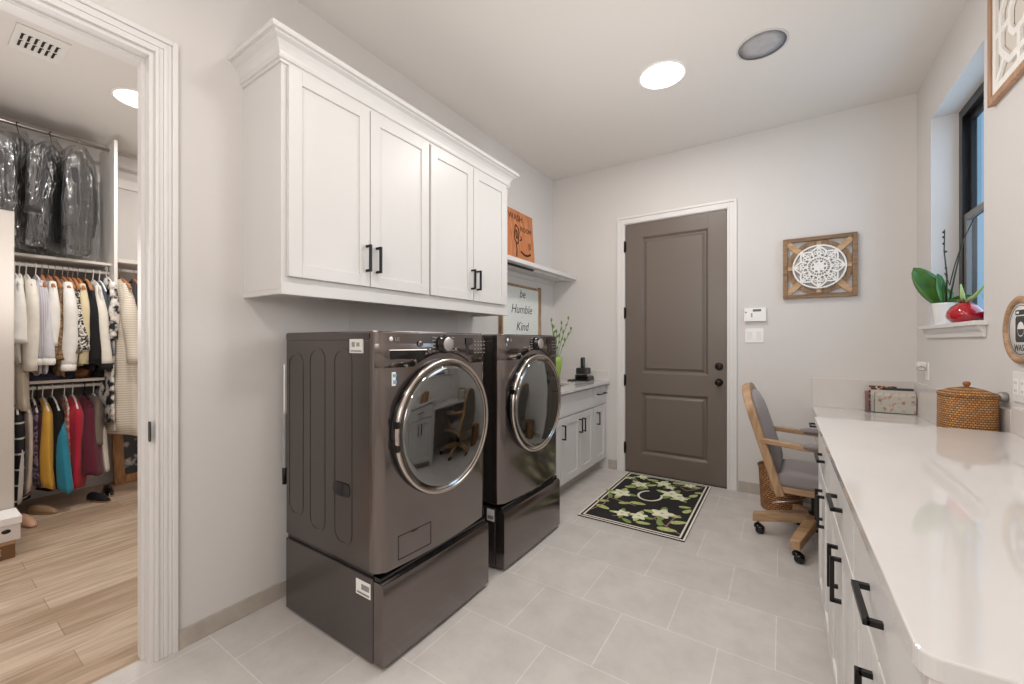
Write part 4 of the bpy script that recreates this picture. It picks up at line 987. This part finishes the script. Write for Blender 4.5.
# ------------------------------------------------------------------ window sill plants
SZ = WZ0+.022
pp = thing('orchid_pot', 'potted orchid with broad leaves and bare stems on the window sill', 'plant', (.835, 3.54, SZ))
pc = (.835, 3.54, SZ)
MB().lathe([(.048, 0), (.05, .004), (.062, .125), (.064, .135), (.060, .135), (.058, .12), (0, .118)], pc, 'Z', 36).build('pot', mat('white_ceramic', (232, 230, 228), .2), pp)
MB().lathe([(.0575, .115), (.03, .124), (0, .126)], pc, 'Z', 20).build('soil', mat('bark_mix', (70, 54, 42), .9, bump=.8, bscale=120), pp)
M_leaf = mat('orchid_leaf', (66, 108, 42), .3, var=.25, vscale=14)
def leafmesh(base, dirv, up, L_, wd, droop, tw=0):
    mb = MB(); d = Vector(dirv).normalized(); u = Vector(up).normalized(); sd = d.cross(u).normalized()
    if tw: sd = (sd*cos(tw)+sd.cross(d).normalized()*sin(tw)).normalized()
    v = []; n = 12
    nrm = sd.cross(d).normalized()
    for i in range(n+1):
        t = i/n; wq = wd*sin(pi*min(1, t*.93+.07))**.6*(1 if t < .98 else .3)
        c = Vector(base)+d*L_*t+u*(.25*L_*t-droop*L_*t*t)
        v += [c+sd*wq, c+sd*wq*.5-nrm*.004, c-nrm*.008, c-sd*wq*.5-nrm*.004, c-sd*wq]
    f = [(i*5+k, i*5+k+1, (i+1)*5+k+1, (i+1)*5+k) for i in range(n) for k in range(4)]
    return mb.add(v, f, 0, True)
top = (pc[0], pc[1], pc[2]+.12)
for dv, L_, wd, dp, tw in (((-.60, .05, .80), .24, .062, .02, 1.45), ((-.22, -.12, .95), .165, .05, .05, 1.2), ((.5, -.4, .35), .13, .03, .3, .3), ((.3, -.6, .15), .12, .03, .3, .2), ((.1, .5, .6), .14, .035, .2, .0)):
    o = leafmesh(top, dv, (0, 0, 1), L_, wd, dp, tw).build('leaf', M_leaf, pp); o.modifiers.new('thick', 'SOLIDIFY').thickness = .003
M_flowerstem = mat('orchid_stem', (52, 50, 34), .5)
mb = MB().tube([(pc[0]+.0, pc[1], pc[2]+.1), (pc[0]+.004, pc[1], pc[2]+.3), (pc[0]-.006, pc[1]+.01, pc[2]+.45), (pc[0]-.004, pc[1]+.01, pc[2]+.585)], [.0045, .004, .0035, .0025], 8)
for z in (.35, .45, .5, .54, .57): mb.lathe([(0, -.008), (.006, -.004), (.0065, .003), (0, .009)], (pc[0]-.005+(.006 if int(z*100) % 2 else -.004), pc[1]+.008, pc[2]+z), 'Z', 8)
mb.build('flower_stem', M_flowerstem, pp)
MB().tube([(pc[0]+.006, pc[1]-.01, pc[2]+.1), (pc[0]+.03, pc[1]-.03, pc[2]+.3), (pc[0]+.055, pc[1]-.07, pc[2]+.5), (pc[0]+.075, pc[1]-.16, pc[2]+.60), (pc[0]+.09, pc[1]-.35, pc[2]+.63)], [.0045, .004, .0035, .003, .002], 8).build('flower_stem', M_flowerstem, pp)
MB().tube([(pc[0]-.006, pc[1], pc[2]+.32), (pc[0]+.012, pc[1]-.012, pc[2]+.24), (pc[0]+.03, pc[1]-.03, pc[2]+.36), (pc[0]+.05, pc[1]-.06, pc[2]+.47)], .003, 8).build('support_stake', M_flowerstem, pp)
rv = thing('waxed_bulb', 'glossy red bulb sprouting a pale green shoot on the window sill', 'plant', (.825, 3.2, SZ-.001))
pc = (.825, 3.2, SZ-.001)
MB().lathe([(.03, 0), (.06, .005), (.084, .028), (.089, .045), (.084, .066), (.066, .090), (.034, .110), (0, .113)], pc, 'Z', 36, sx=.8, sy=1).build('bulb', mat('red_wax', (176, 18, 34), .1, coat=.6), rv)
mb = MB()
for k in range(9):
    a = k*.7; mb.tube([(pc[0]+.016*cos(a), pc[1]+.02*sin(a), pc[2]+.108), (pc[0]+.022*cos(a), pc[1]+.028*sin(a), pc[2]+.134)], [.006, .003], 6)
mb.build('bulb_neck', mat('dry_bulb_skin', (112, 78, 58), .8), rv)
M_shoot = mat('pale_shoot', (164, 190, 120), .4)
MB().tube([(pc[0]-.004, pc[1], pc[2]+.11), (pc[0]-.008, pc[1]+.004, pc[2]+.16), (pc[0]-.012, pc[1]+.01, pc[2]+.215)], [.010, .010, .003], 10).build('shoot', M_shoot, rv)
MB().tube([(pc[0]+.0, pc[1]-.004, pc[2]+.11), (pc[0]+.02, pc[1]-.07, pc[2]+.14), (pc[0]+.03, pc[1]-.16, pc[2]+.19)], [.010, .009, .004], 10).build('leaf_blade', M_shoot, rv)

# ------------------------------------------------------------------ closet
M_clos = mat('closet_white', (224, 220, 215), .5)
M_shelf = mat('closet_shelf', (206, 198, 190), .5)
RXc = -4.80
DY = 1.0+.03
tag(MB().box(CX0, -4.66, DY, DY+.022, .54, 2.97).build('closet_divider', M_clos, bevel=.001), 'tall white upright divider panel between the two closet bays', 'panel')
for nm, a, mt in (('white closet shelf above the row of blouses, under the bagged suits', (CX0, -4.74, -.6, DY, 1.925, 1.945), M_shelf),
                  ('low white closet shelf above the row of dresses', (CX0, -4.72, -.6, DY, .962, .984), M_shelf),
                  ('white closet shelf in the right bay above the cream tiered dress', (CX0, -4.68, DY+.022, CY1, 1.955, 1.985), M_shelf)):
    tag(MB().box(*a).build('closet_shelf', mt, bevel=.001), nm, 'shelf', 'closet shelves')
for nm, z, ya, yb in (('top closet rod near the ceiling carrying the bagged suits', 2.915, -.6, DY), ('middle white closet rod carrying the blouses and shirts', 1.868, -.6, DY),
                  ('low white closet rod carrying the colourful dresses', .925, -.6, DY), ('closet rod in the right bay carrying the cream tiered dress', 1.905, DY+.022, CY1),
                  ('empty top closet rod in the right bay near the ceiling', 2.915, DY+.022, CY1)):
    tag(MB().cyl((RXc, ya, z), (RXc, yb, z), .0135, 14).build('closet_rod', M_white_pl if z < 2.5 else M_silver), nm, 'rod', 'closet rods')
struct(MB().box(CX0, CX0+.02, -.6, CY1, 2.70, 2.78).build('trim_9', M_clos))
struct(MB().box(CX0, CX0+.004, -.6, DY, .35, 1.90).build('closet_shade_sheet', mat('closet_shade', (150, 142, 134), .8)))  # thin darker sheet, shade painted onto the wall behind the clothes
cb = thing('closet_cabinet', 'tall plain pale cabinet end at the left edge of the closet doorway', 'cabinet', (-4.2, -.1, 0))
MB().box(-4.38, -4.03, -.7, .43, 0, 2.1).build('carcass', mat('cabinet_end', (196, 188, 180), .5), cb, bevel=.002)
MB().box(-4.03, -4.024, -.69, .426, .01, 2.09).build('end_panel', mat('cabinet_end', (196, 188, 180), .5), cb, bevel=.001)
# boxes in front of it
t = thing('shoe_box', 'white shoe box with a round hole, stacked on a brown box', 'box', (-3.91, .25, .105))
MB().box(-4.01, -3.805, .02, .43, .105, .235).build('box_body', mat('grey_white_card', (214, 206, 204), .7), t, bevel=.002)
MB().box(-4.015, -3.80, .015, .435, .20, .242).build('lid', mat('white_card', (234, 232, 230), .7), t, bevel=.002)
MB().lathe([(.016, 0), (.016, .0006), (0, .0006)], (-3.805, .375, .165), 'X', 24, sx=1.15, sy=.8).build('finger_hole', M_gloss_black, t)
t = thing('brown_box', 'brown cardboard box on the wood-look floor under the white shoe box', 'box', (-3.92, .2, 0))
MB().box(-4.01, -3.81, .0, .41, 0, .088).build('box_body', mat('brown_card', (118, 84, 54), .8), t, bevel=.002)
MB().box(-4.012, -3.806, -.002, .412, .084, .104).build('lid', mat('tan_card', (168, 132, 96), .8), t, bevel=.002)
text('lettering', 'E', .05, M_white_pl, t, (-3.8095, .345, .03), (0, 1, 0), (0, 0, 1), .0004)

M_cloth = {}
def cloth(name, rgb, **k): return mat('cloth_'+name, rgb, .85, bump=.35, bscale=90, var=.06, vscale=14, sheen=.15, **k)
UY = lambda u, X=-4.56: X/(lambda a: (a*.83505-.55015)/(a*.55015+.83505))((u-512)/409.8)     # where the sight line of column u meets x = X
def garment(name, label, cat, y, zr, zb, hw, th, mt, sleeves=None, flare=.15, hang='white', x=RXc, seed=1, group=None, neck=.055, cuff=None, tiers=0, plastic=False, hanglabel=None, rot=None):
    """hanging garment: shoulders, body with folds, optional sleeves; its hanger is a thing of its own"""
    rnd = random.Random(seed); ph = rnd.random()*6
    zt = zr-.085
    t = thing(name, label, cat, (x, y, zt), group)
    rg = []; n = 36; m = 16
    for j in range(m+1):
        q = j/m; z = zt-(zt-zb)*q
        if q < .14: wx = neck+(hw-neck)*(q/.14)**.65
        else: wx = hw*(1+flare*(q-.14)/.86)
        ty = th*(.35+.65*min(1, q/.2))*(1+.3*flare*q)
        if tiers: wx *= 1+.05*abs(sin(pi*tiers*q)); ty *= 1+.12*abs(sin(pi*tiers*q))
        ring = []
        for k in range(n):
            a = 2*pi*k/n
            fold = 1+.30*min(1, q*1.6)*sin(5*a+ph+1.2*q)+.14*min(1, q*2)*sin(9*a+2*ph)
            sx = .97+.05*sin(3*a+ph+3*q)*q
            ring.append((x+wx*cos(a)*sx, y+ty*sin(a)*fold+.012*sin(3.2*q+ph)*q, z+.012*sin(3*a+ph)*(q > .9)))
        rg.append(ring)
    MB().rings(rg).build('body', mt, t)
    if sleeves:
        ln, r0, r1 = sleeves
        for s_ in (1, -1):
            pts = []; rs = []
            for i in range(13):
                q = i/12
                pts.append((x+s_*(hw*(.62+.26*min(1, q*5))+.045*q+.02*sin(q*3+ph)), y+.015*sin(2.5*q+ph)*q, zt-.045-.05*min(1, q*5)-ln*q)); rs.append((r0+(r1-r0)*q)*(1+.10*sin(9*q+ph))*(.55+.45*min(1, q*3)))
            sl = MB().tube(pts, rs, 14).build('sleeve', mt, t)
            if cuff:
                p = Vector(pts[-1]); MB().lathe([(rs[-1]*1.06, .02), (rs[-1]*1.1, -.02), (rs[-1]*.9, -.03)], tuple(p), 'Z', 16).build('cuff', cuff, sl)
    # hanger
    hm = {'white': M_white_pl, 'wood': wood_mat('hanger_wood', (150, 96, 60), (196, 136, 92), 'X'), 'black': M_gloss_black}[hang]
    h = thing('clothes_hanger', hanglabel or '%s hanger carrying the %s' % ({'white': 'white plastic', 'wood': 'brown wooden', 'black': 'black plastic'}[hang], label.split(',')[0].split(' with ')[0].split(' on ')[0].split(' in ')[0]), 'hanger', (x, y, zr), 'hangers in the closet')
    hr = .0032 if hang != 'wood' else .0022
    hk = [(x+.02*cos(a), y, zr-.002+.02*sin(a)) for a in [radians(-40+i*25) for i in range(11)]]
    MB().tube(hk[::-1][:1]+hk[::-1][1:]+[(x, y, zr-.05), (x, y, zt+.005)], hr, 8).build('hook', M_silver if hang == 'wood' else hm, h)
    hb = .006 if hang != 'wood' else .011
    MB().tube([(x-hw*.93, y, zt-.085), (x-hw*.5, y, zt-.022), (x-.03, y, zt+.006), (x, y, zt+.010), (x+.03, y, zt+.006), (x+hw*.5, y, zt-.022), (x+hw*.93, y, zt-.085)], hb, 10).build('arm_bar', hm, h)
    if plastic:
        pg = []
        for j in range(18):
            q = j/17; z = zt+.05-(zt+.05-(zb-.08))*q
            wx = (.04+(hw+.05-.04)*min(1, q/.16)**.6)*(1+.12*q)
            ring = []
            for k in range(40):
                a = 2*pi*k/40; f = 1+.16*sin(7*a+ph+5*q)+.12*sin(13*a-ph+9*q)
                ring.append((x+wx*cos(a)*(1+.03*sin(11*q+ph+a)), y+(th*1.25+.012)*(.4+.6*min(1, q/.12))*sin(a)*f, z))
            pg.append(ring)
        MB().rings(pg, caps=False).build('plastic_cover', M_poly, t)
    rz = rnd.uniform(-.06, .06) if rot is None else radians(rot)
    t.rotation_euler = (0, 0, rz); h.rotation_euler = (0, 0, rz)
    return t
Z1 = 1.868; Z2 = .925; Z0 = 2.915; Z3 = 1.905
WHITE = cloth('white', (236, 233, 228)); CREAM = cloth('cream', (226, 216, 198)); IVORY = cloth('ivory', (234, 228, 216))
BLACK = mat('cloth_black', (17, 16, 18), .9, bump=.3, bscale=90)
# top rod: dark suits under clear plastic
garment('dark_suit', 'black suit jacket farthest left on the top rod, above the tall cabinet', 'jacket', UY(-8), Z0, 2.12, .20, .045, cloth('ink', (34, 32, 36)), (.55, .05, .045), .05, 'black', seed=3, plastic=True, rot=20)
garment('dark_suit', 'large charcoal suit under clear plastic, second from left on the top rod', 'suit', UY(24), Z0, 2.04, .22, .055, cloth('charcoal', (58, 53, 52)), (.55, .055, .048), .02, 'black', seed=4, plastic=True, rot=-32)
garment('dark_suit', 'black suit under clear plastic with its shoulder tilted, in the middle of the top rod', 'suit', UY(58), Z0, 2.06, .21, .045, cloth('soot', (44, 42, 44)), (.5, .05, .044), .02, 'black', seed=5, plastic=True, rot=-30)
garment('dark_suit', 'black suit on a wooden hanger nearest the divider on the top rod', 'suit', UY(88), Z0, 2.03, .21, .05, cloth('jet', (34, 32, 34)), (.55, .052, .046), .03, 'wood', seed=8, plastic=True, rot=-24)
# middle rod
garment('blouse', 'white bell-sleeved blouse leftmost on the middle rod', 'blouse', UY(20), Z1, 1.13, .215, .03, WHITE, (.42, .035, .062), .1, 'white', seed=11)
garment('skirt', 'long cream skirt hanging below the white blouses at the left', 'skirt', UY(24, -4.6), Z1, .78, .15, .035, CREAM, None, .25, 'white', seed=12)
garment('knit_top', 'cream long-sleeved top second on the middle rod', 'top', UY(32), Z1, 1.06, .215, .028, IVORY, (.62, .042, .04), .1, 'white', seed=13)
garment('shirt', 'lavender grey striped shirt third on the middle rod', 'shirt', UY(42), Z1, 1.04, .205, .024, pattern_mat('cloth_lavender', 'stripes', (206, 202, 208), (176, 172, 184), 28), (.55, .036, .034), .1, 'white', seed=14, cuff=WHITE)
garment('shirt', 'pale grey shirt with white cuffs fourth on the middle rod', 'shirt', UY(48.5), Z1, 1.05, .205, .022, cloth('pale_grey', (208, 208, 212)), (.55, .034, .032), .1, 'wood', seed=15, cuff=WHITE)
garment('blouse', 'white scalloped blouse left of the brown snake-print top', 'blouse', UY(55), Z1, 1.18, .21, .022, WHITE, (.44, .034, .042), .12, 'wood', seed=16)
garment('printed_top', 'brown snake-print top on the middle rod', 'top', UY(61.5), Z1, 1.02, .205, .024, pattern_mat('cloth_snake', 'noise', (104, 78, 52), (178, 146, 106), 46, .85, (90, 66, 44)), (.55, .034, .036), .15, 'wood', seed=17)
garment('shirt', 'crisp white long-sleeved shirt in the middle of the rod', 'shirt', UY(69.5), Z1, 1.06, .22, .028, WHITE, (.60, .044, .042), .1, 'wood', seed=18, cuff=WHITE)
garment('printed_top', 'olive green blouse between the white shirt and the tweed jacket', 'blouse', UY(75), Z1, 1.1, .20, .02, cloth('olive', (134, 124, 88)), (.5, .03, .03), .1, 'wood', seed=19)
garment('tweed_jacket', 'black and white checked jacket on the middle rod', 'jacket', UY(80), Z1, 1.12, .205, .022, pattern_mat('cloth_tweed', 'noise', (34, 32, 34), (222, 216, 206), 70), (.48, .034, .034), .08, 'wood', seed=20)
garment('cardigan', 'buttery cream cardigan left of the black blazer', 'cardigan', UY(85.3), Z1, 1.1, .215, .020, cloth('butter', (220, 206, 168)), (.58, .030, .030), .08, 'wood', seed=21, rot=0)
garment('blazer', 'plain black blazer on the middle rod', 'blazer', UY(93.3), Z1, 1.06, .21, .028, BLACK, (.58, .038, .036), .06, 'wood', seed=22, rot=0)
garment('sweater', 'ivory sweater with dark cuffs right of the black blazer', 'sweater', UY(101), Z1, 1.1, .21, .024, IVORY, (.60, .036, .036), .06, 'white', seed=23, cuff=BLACK)
garment('denim_shirt', 'slim blue denim shirt beside the closet divider', 'shirt', UY(107.5), Z1, 1.1, .18, .016, cloth('denim', (70, 90, 118)), (.5, .024, .024), .05, 'white', seed=24)
# right bay
garment('floral_dress', 'long black and white floral dress just right of the divider', 'dress', UY(114.5, -4.57), Z3, .62, .19, .026, pattern_mat('cloth_blackfloral', 'noise', (36, 36, 40), (206, 200, 194), 15, .85, (232, 228, 222), .46), (.42, .034, .036), .15, 'white', seed=25)
garment('tiered_dress', 'cream tiered knit dress in the right bay of the closet', 'dress', UY(128, -4.57), Z3, .50, .21, .078, pattern_mat('cloth_tier', 'rows', (228, 220, 206), (206, 194, 176), 16), (.62, .055, .05), .22, 'wood', seed=26, tiers=5, rot=8)
garment('navy_top', 'dark navy top on a wooden hanger at the doorway edge', 'top', UY(142, -4.57), Z3, 1.1, .21, .03, cloth('navy', (38, 36, 46)), (.5, .035, .035), .1, 'wood', seed=27)
# lower rod: dresses
garment('plaid_dress', 'black dress with white grid lines leftmost on the low rod', 'dress', UY(21), Z2, .11, .19, 0.055, pattern_mat('cloth_plaid', 'grid', (30, 29, 33), (206, 202, 200), 9), None, .2, 'white', seed=31)
garment('blouse', 'beige sleeveless blouse left of the yellow dress on the low rod', 'blouse', UY(32), Z2, .17, .18, 0.038, cloth('beige', (206, 190, 176)), None, .15, 'white', seed=32)
garment('printed_top', 'plum printed dress between the beige blouse and yellow dress', 'dress', UY(38.5), Z2, .2, .18, 0.026, pattern_mat('cloth_plum', 'noise', (58, 46, 60), (128, 112, 130), 40), None, .1, 'white', seed=33)
garment('maroon_dress', 'dark maroon dress just left of the yellow dress', 'dress', UY(43), Z2, .2, .18, 0.026, cloth('maroon', (66, 26, 34)), None, .1, 'black', seed=34)
garment('yellow_dress', 'mustard yellow dress on the low rod', 'dress', UY(49), Z2, .18, .195, 0.049, cloth('mustard', (212, 160, 58)), None, .2, 'white', seed=35)
garment('black_dress', 'black dress between the yellow and teal garments', 'dress', UY(59), Z2, .15, .19, 0.052, BLACK, None, .15, 'white', seed=36)
garment('teal_top', 'teal handkerchief skirt hanging low before the black dress', 'skirt', UY(66.5, -4.53), .74, .15, .12, .036, cloth('teal', (34, 134, 160)), None, .8, 'white', x=-4.70, seed=37)
garment('coral_scarf', 'narrow coral and cream scarf left of the crimson dress', 'scarf', UY(71.5), Z2, .3, .17, 0.019, pattern_mat('cloth_coral', 'noise', (222, 190, 172), (196, 110, 100), 20), None, .05, 'white', seed=38)
garment('crimson_dress', 'bright crimson dress on the low rod', 'dress', UY(80), Z2, .13, .20, 0.055, cloth('crimson', (180, 22, 52)), None, .15, 'white', seed=39, tiers=2)
garment('burgundy_dress', 'flared burgundy dress right of the crimson dress', 'dress', UY(92), Z2, .22, .19, 0.065, cloth('burgundy', (92, 20, 42)), None, .45, 'black', seed=40)
garment('grey_top', 'taupe grey top at the right end of the low rod', 'top', UY(101.5), Z2, .45, .19, 0.043, cloth('taupe', (120, 108, 98)), None, .1, 'white', seed=41)
garment('white_skirt', 'off-white skirt low beside the leaning picture frame', 'skirt', UY(104.5, -4.7), .70, .22, .16, .036, cloth('offwhite', (222, 214, 204)), None, .15, 'white', x=-4.84, seed=42)
# things on the low shelf
def lump(name, label, cat, c, sx, sy, sz, mt, seed, parts=None):
    rnd = random.Random(seed); ph = rnd.random()*6; rg = []
    for j in range(9):
        q = j/8; a = pi*q; r = max(.02, sin(a))**.6; z = c[2]+sz*(1-cos(a))/2
        rg.append([(c[0]+sx*r*cos(b)*(1+.15*sin(3*b+ph)), c[1]+sy*r*sin(b)*(1+.2*sin(4*b+ph+q)), z+.15*sz*sin(3*b+ph)*sin(a)) for b in [2*pi*k/24 for k in range(24)]])
    t = thing(name, label, cat, c); MB().rings(rg).build('bundle', mt, t); return t
lump('folded_scarf', 'crumpled navy scarf on the low closet shelf', 'scarf', (-4.76, UY(44, -4.66), .984), .07, .16, .075, cloth('navyscarf', (34, 34, 58)), 51)
hb = lump('handbag', 'brown leather handbag on the low closet shelf', 'bag', (-4.80, UY(84, -4.7), .984), .06, .065, .10, mat('brown_leather', (112, 66, 38), .45, var=.15, vscale=20), 52)
MB().tube([(-4.78, UY(84, -4.7)-.05+.1*i/10, 1.06+.07*sin(pi*i/10)) for i in range(11)], .006, 8).build('strap', mat('dark_strap', (60, 34, 24), .5), hb)
lump('black_pouch', 'small black pouch on the low closet shelf beside the divider', 'bag', (-4.76, UY(102, -4.68), .984), .05, .035, .085, BLACK, 53)
# picture frame leaning on the closet wall
pf = thing('leaning_frame', 'brown wooden picture frame leaning on the closet wall below the cream dress', 'picture frame', (-5.03, 1.38, 0))
def FP(y, z, o=0): s_ = z/.62; return (-4.985-.105*s_+o, y, z)
def fbox(mb, y0, y1, z0, z1, a, b_): mb.hexa([FP(y0, z0, a), FP(y1, z0, a), FP(y1, z1, a), FP(y0, z1, a)], [FP(y0, z0, b_), FP(y1, z0, b_), FP(y1, z1, b_), FP(y0, z1, b_)])
mb = MB(); fbox(mb, 1.10, 1.175, .002, .62, -.008, .02); fbox(mb, 1.60, 1.675, .002, .62, -.008, .02); fbox(mb, 1.175, 1.60, .002, .075, -.008, .02); fbox(mb, 1.175, 1.60, .545, .62, -.008, .02)
mb.build('frame', wood_mat('frame_wood', (126, 84, 48), (168, 120, 74), 'Z', 5, .5), pf, bevel=.004)
mb = MB(); fbox(mb, 1.175, 1.60, .075, .545, -.006, .004)
mb.build('picture', pattern_mat('dark_photo', 'noise', (44, 44, 48), (148, 144, 140), 9, .25, (190, 184, 176), .55), pf)
# shoes on the closet floor
def shoe(label, x, y, rot, mt, L_=.24, heel=.0):
    t = thing('shoe', label, 'shoe', (x, y, 0), 'shoes on the closet floor')
    rg = []
    for i in range(13):
        q = i/12; xx = x+L_*(q-.5); wq = .036*(sin(pi*min(1, q*.86+.10))**.55+.05)
        rg.append([(xx, y-wq, .001), (xx, y+wq, .001), (xx, y+wq*1.02, .012), (xx, y-wq*1.02, .012)])
    MB().rings(rg, smooth=False).build('sole', mat('sole_tan', (150, 120, 92), .7), t)
    rg = []
    for i in range(13):
        q = i/12; xx = x+L_*(q-.5)*.97; wq = .034*(sin(pi*min(1, q*.86+.10))**.55+.05)
        h = .016+.036*(1-q)**.8+.022*sin(pi*q)**.5
        rg.append([(xx, y+wq*cos(a), .012+(h-.012)*abs(sin(a))) for a in [pi*k/10 for k in range(11)]])
    MB().rings(rg).build('upper', mt, t); t.rotation_euler = (0, 0, rot)
shoe('rounded peach shoe on the floor by the white shoe box', -4.42, UY(27, -4.42), .15, mat('peach_leather', (206, 164, 138), .4))
shoe('tan flat shoe under the yellow dress', -4.62, UY(43, -4.62), .5, mat('tan_leather', (150, 122, 92), .5))
shoe('black shoe right of the burgundy dress', -4.60, UY(99, -4.6), .3, BLACK)
shoe('glossy black shoe beside the leaning picture frame', -4.75, UY(108, -4.75), -.1, M_gloss_black)
# paper on the floor
tag(MB().box(-4.8, -4.66, .945, 1.03, 0, .008).build('paper_stack', mat('paper_pink', (226, 206, 204), .8)), 'flat white and pink papers on the closet floor by the black shoes', 'papers')

# ------------------------------------------------------------------ camera
cam = bpy.data.cameras.new('camera'); cam.lens = 409.8/1024*36; cam.sensor_width = 36; cam.clip_start = .02
co = bpy.data.objects.new('camera', cam); COL.objects.link(co)
co.location = (0, 0, 1.28); co.rotation_euler = (pi/2, 0, radians(33.38)); scene.camera = co
# ------------------------------------------------------------------ light
def disk(name, loc, power, r, col=(1, .965, .925), spread=180):
    l = bpy.data.lights.new(name, 'AREA'); l.shape = 'DISK'; l.size = 2*r; l.energy = power; l.color = col; l.spread = radians(spread)
    o = bpy.data.objects.new(name, l); COL.objects.link(o); o.location = loc; return o
disk('downlight', (-.665, 2.82, H-.02), 14, .13)
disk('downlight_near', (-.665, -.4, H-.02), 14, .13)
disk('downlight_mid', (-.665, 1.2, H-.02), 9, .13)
disk('closet_downlight', (-3.93, 1.0, H-.02), 17, .13)
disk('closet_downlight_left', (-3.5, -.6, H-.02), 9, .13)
def bulb(name, loc, power, r, col=(1, .975, .95), up=None):  # unseen fill light with no fixture; up turns it into an upward spot
    l = bpy.data.lights.new(name, 'SPOT' if up else 'POINT'); l.energy = power; l.shadow_soft_size = r; l.color = col
    if up: l.spot_size = radians(up); l.spot_blend = 1
    o = bpy.data.objects.new(name, l); COL.objects.link(o); o.location = loc
    if up: o.rotation_euler = (pi, 0, 0)
bulb('room_fill', (-.5, -1.0, 1.9), 34, .35)  # unseen fill added behind the camera to lift the whole room
bulb('room_fill_far', (-.55, 1.9, 1.75), 12, .3)  # weaker unseen fill added in mid-room
bulb('ceiling_fill', (-.6, .4, 1.3), 30, .3, up=165)  # unseen upward fill added to brighten the ceiling
bulb('ceiling_fill_far', (-.55, 2.5, 1.3), 28, .3, up=165)  # second unseen upward fill, added for the far ceiling
bulb('closet_fill', (-3.2, .2, 1.6), 12, .3)  # unseen fill added to brighten the closet
bulb('closet_ceiling_fill', (-3.6, .5, 1.3), 30, .3, up=165)  # unseen upward fill added for the closet ceiling
wl = bpy.data.lights.new('window_daylight', 'AREA'); wl.shape = 'RECTANGLE'; wl.size = 1.25; wl.size_y = .8; wl.energy = 8; wl.color = (.55, .77, 1)
wo = bpy.data.objects.new('window_daylight', wl); COL.objects.link(wo); wo.location = (XR+.45, 3.27, 2.1); wo.rotation_euler = (0, radians(90), 0)
wd = bpy.data.worlds.new('world'); scene.world = wd; wd.use_nodes = True
bg = wd.node_tree.nodes['Background']; bg.inputs['Color'].default_value = (.30, .54, .78, 1); bg.inputs['Strength'].default_value = .8
scene.view_settings.view_transform = 'Standard'; scene.view_settings.exposure = .14; scene.view_settings.look = 'None'
scene.cycles.max_bounces = 10; scene.cycles.diffuse_bounces = 6; scene.cycles.transparent_max_bounces = 24
scene.cycles.sample_clamp_indirect = 6
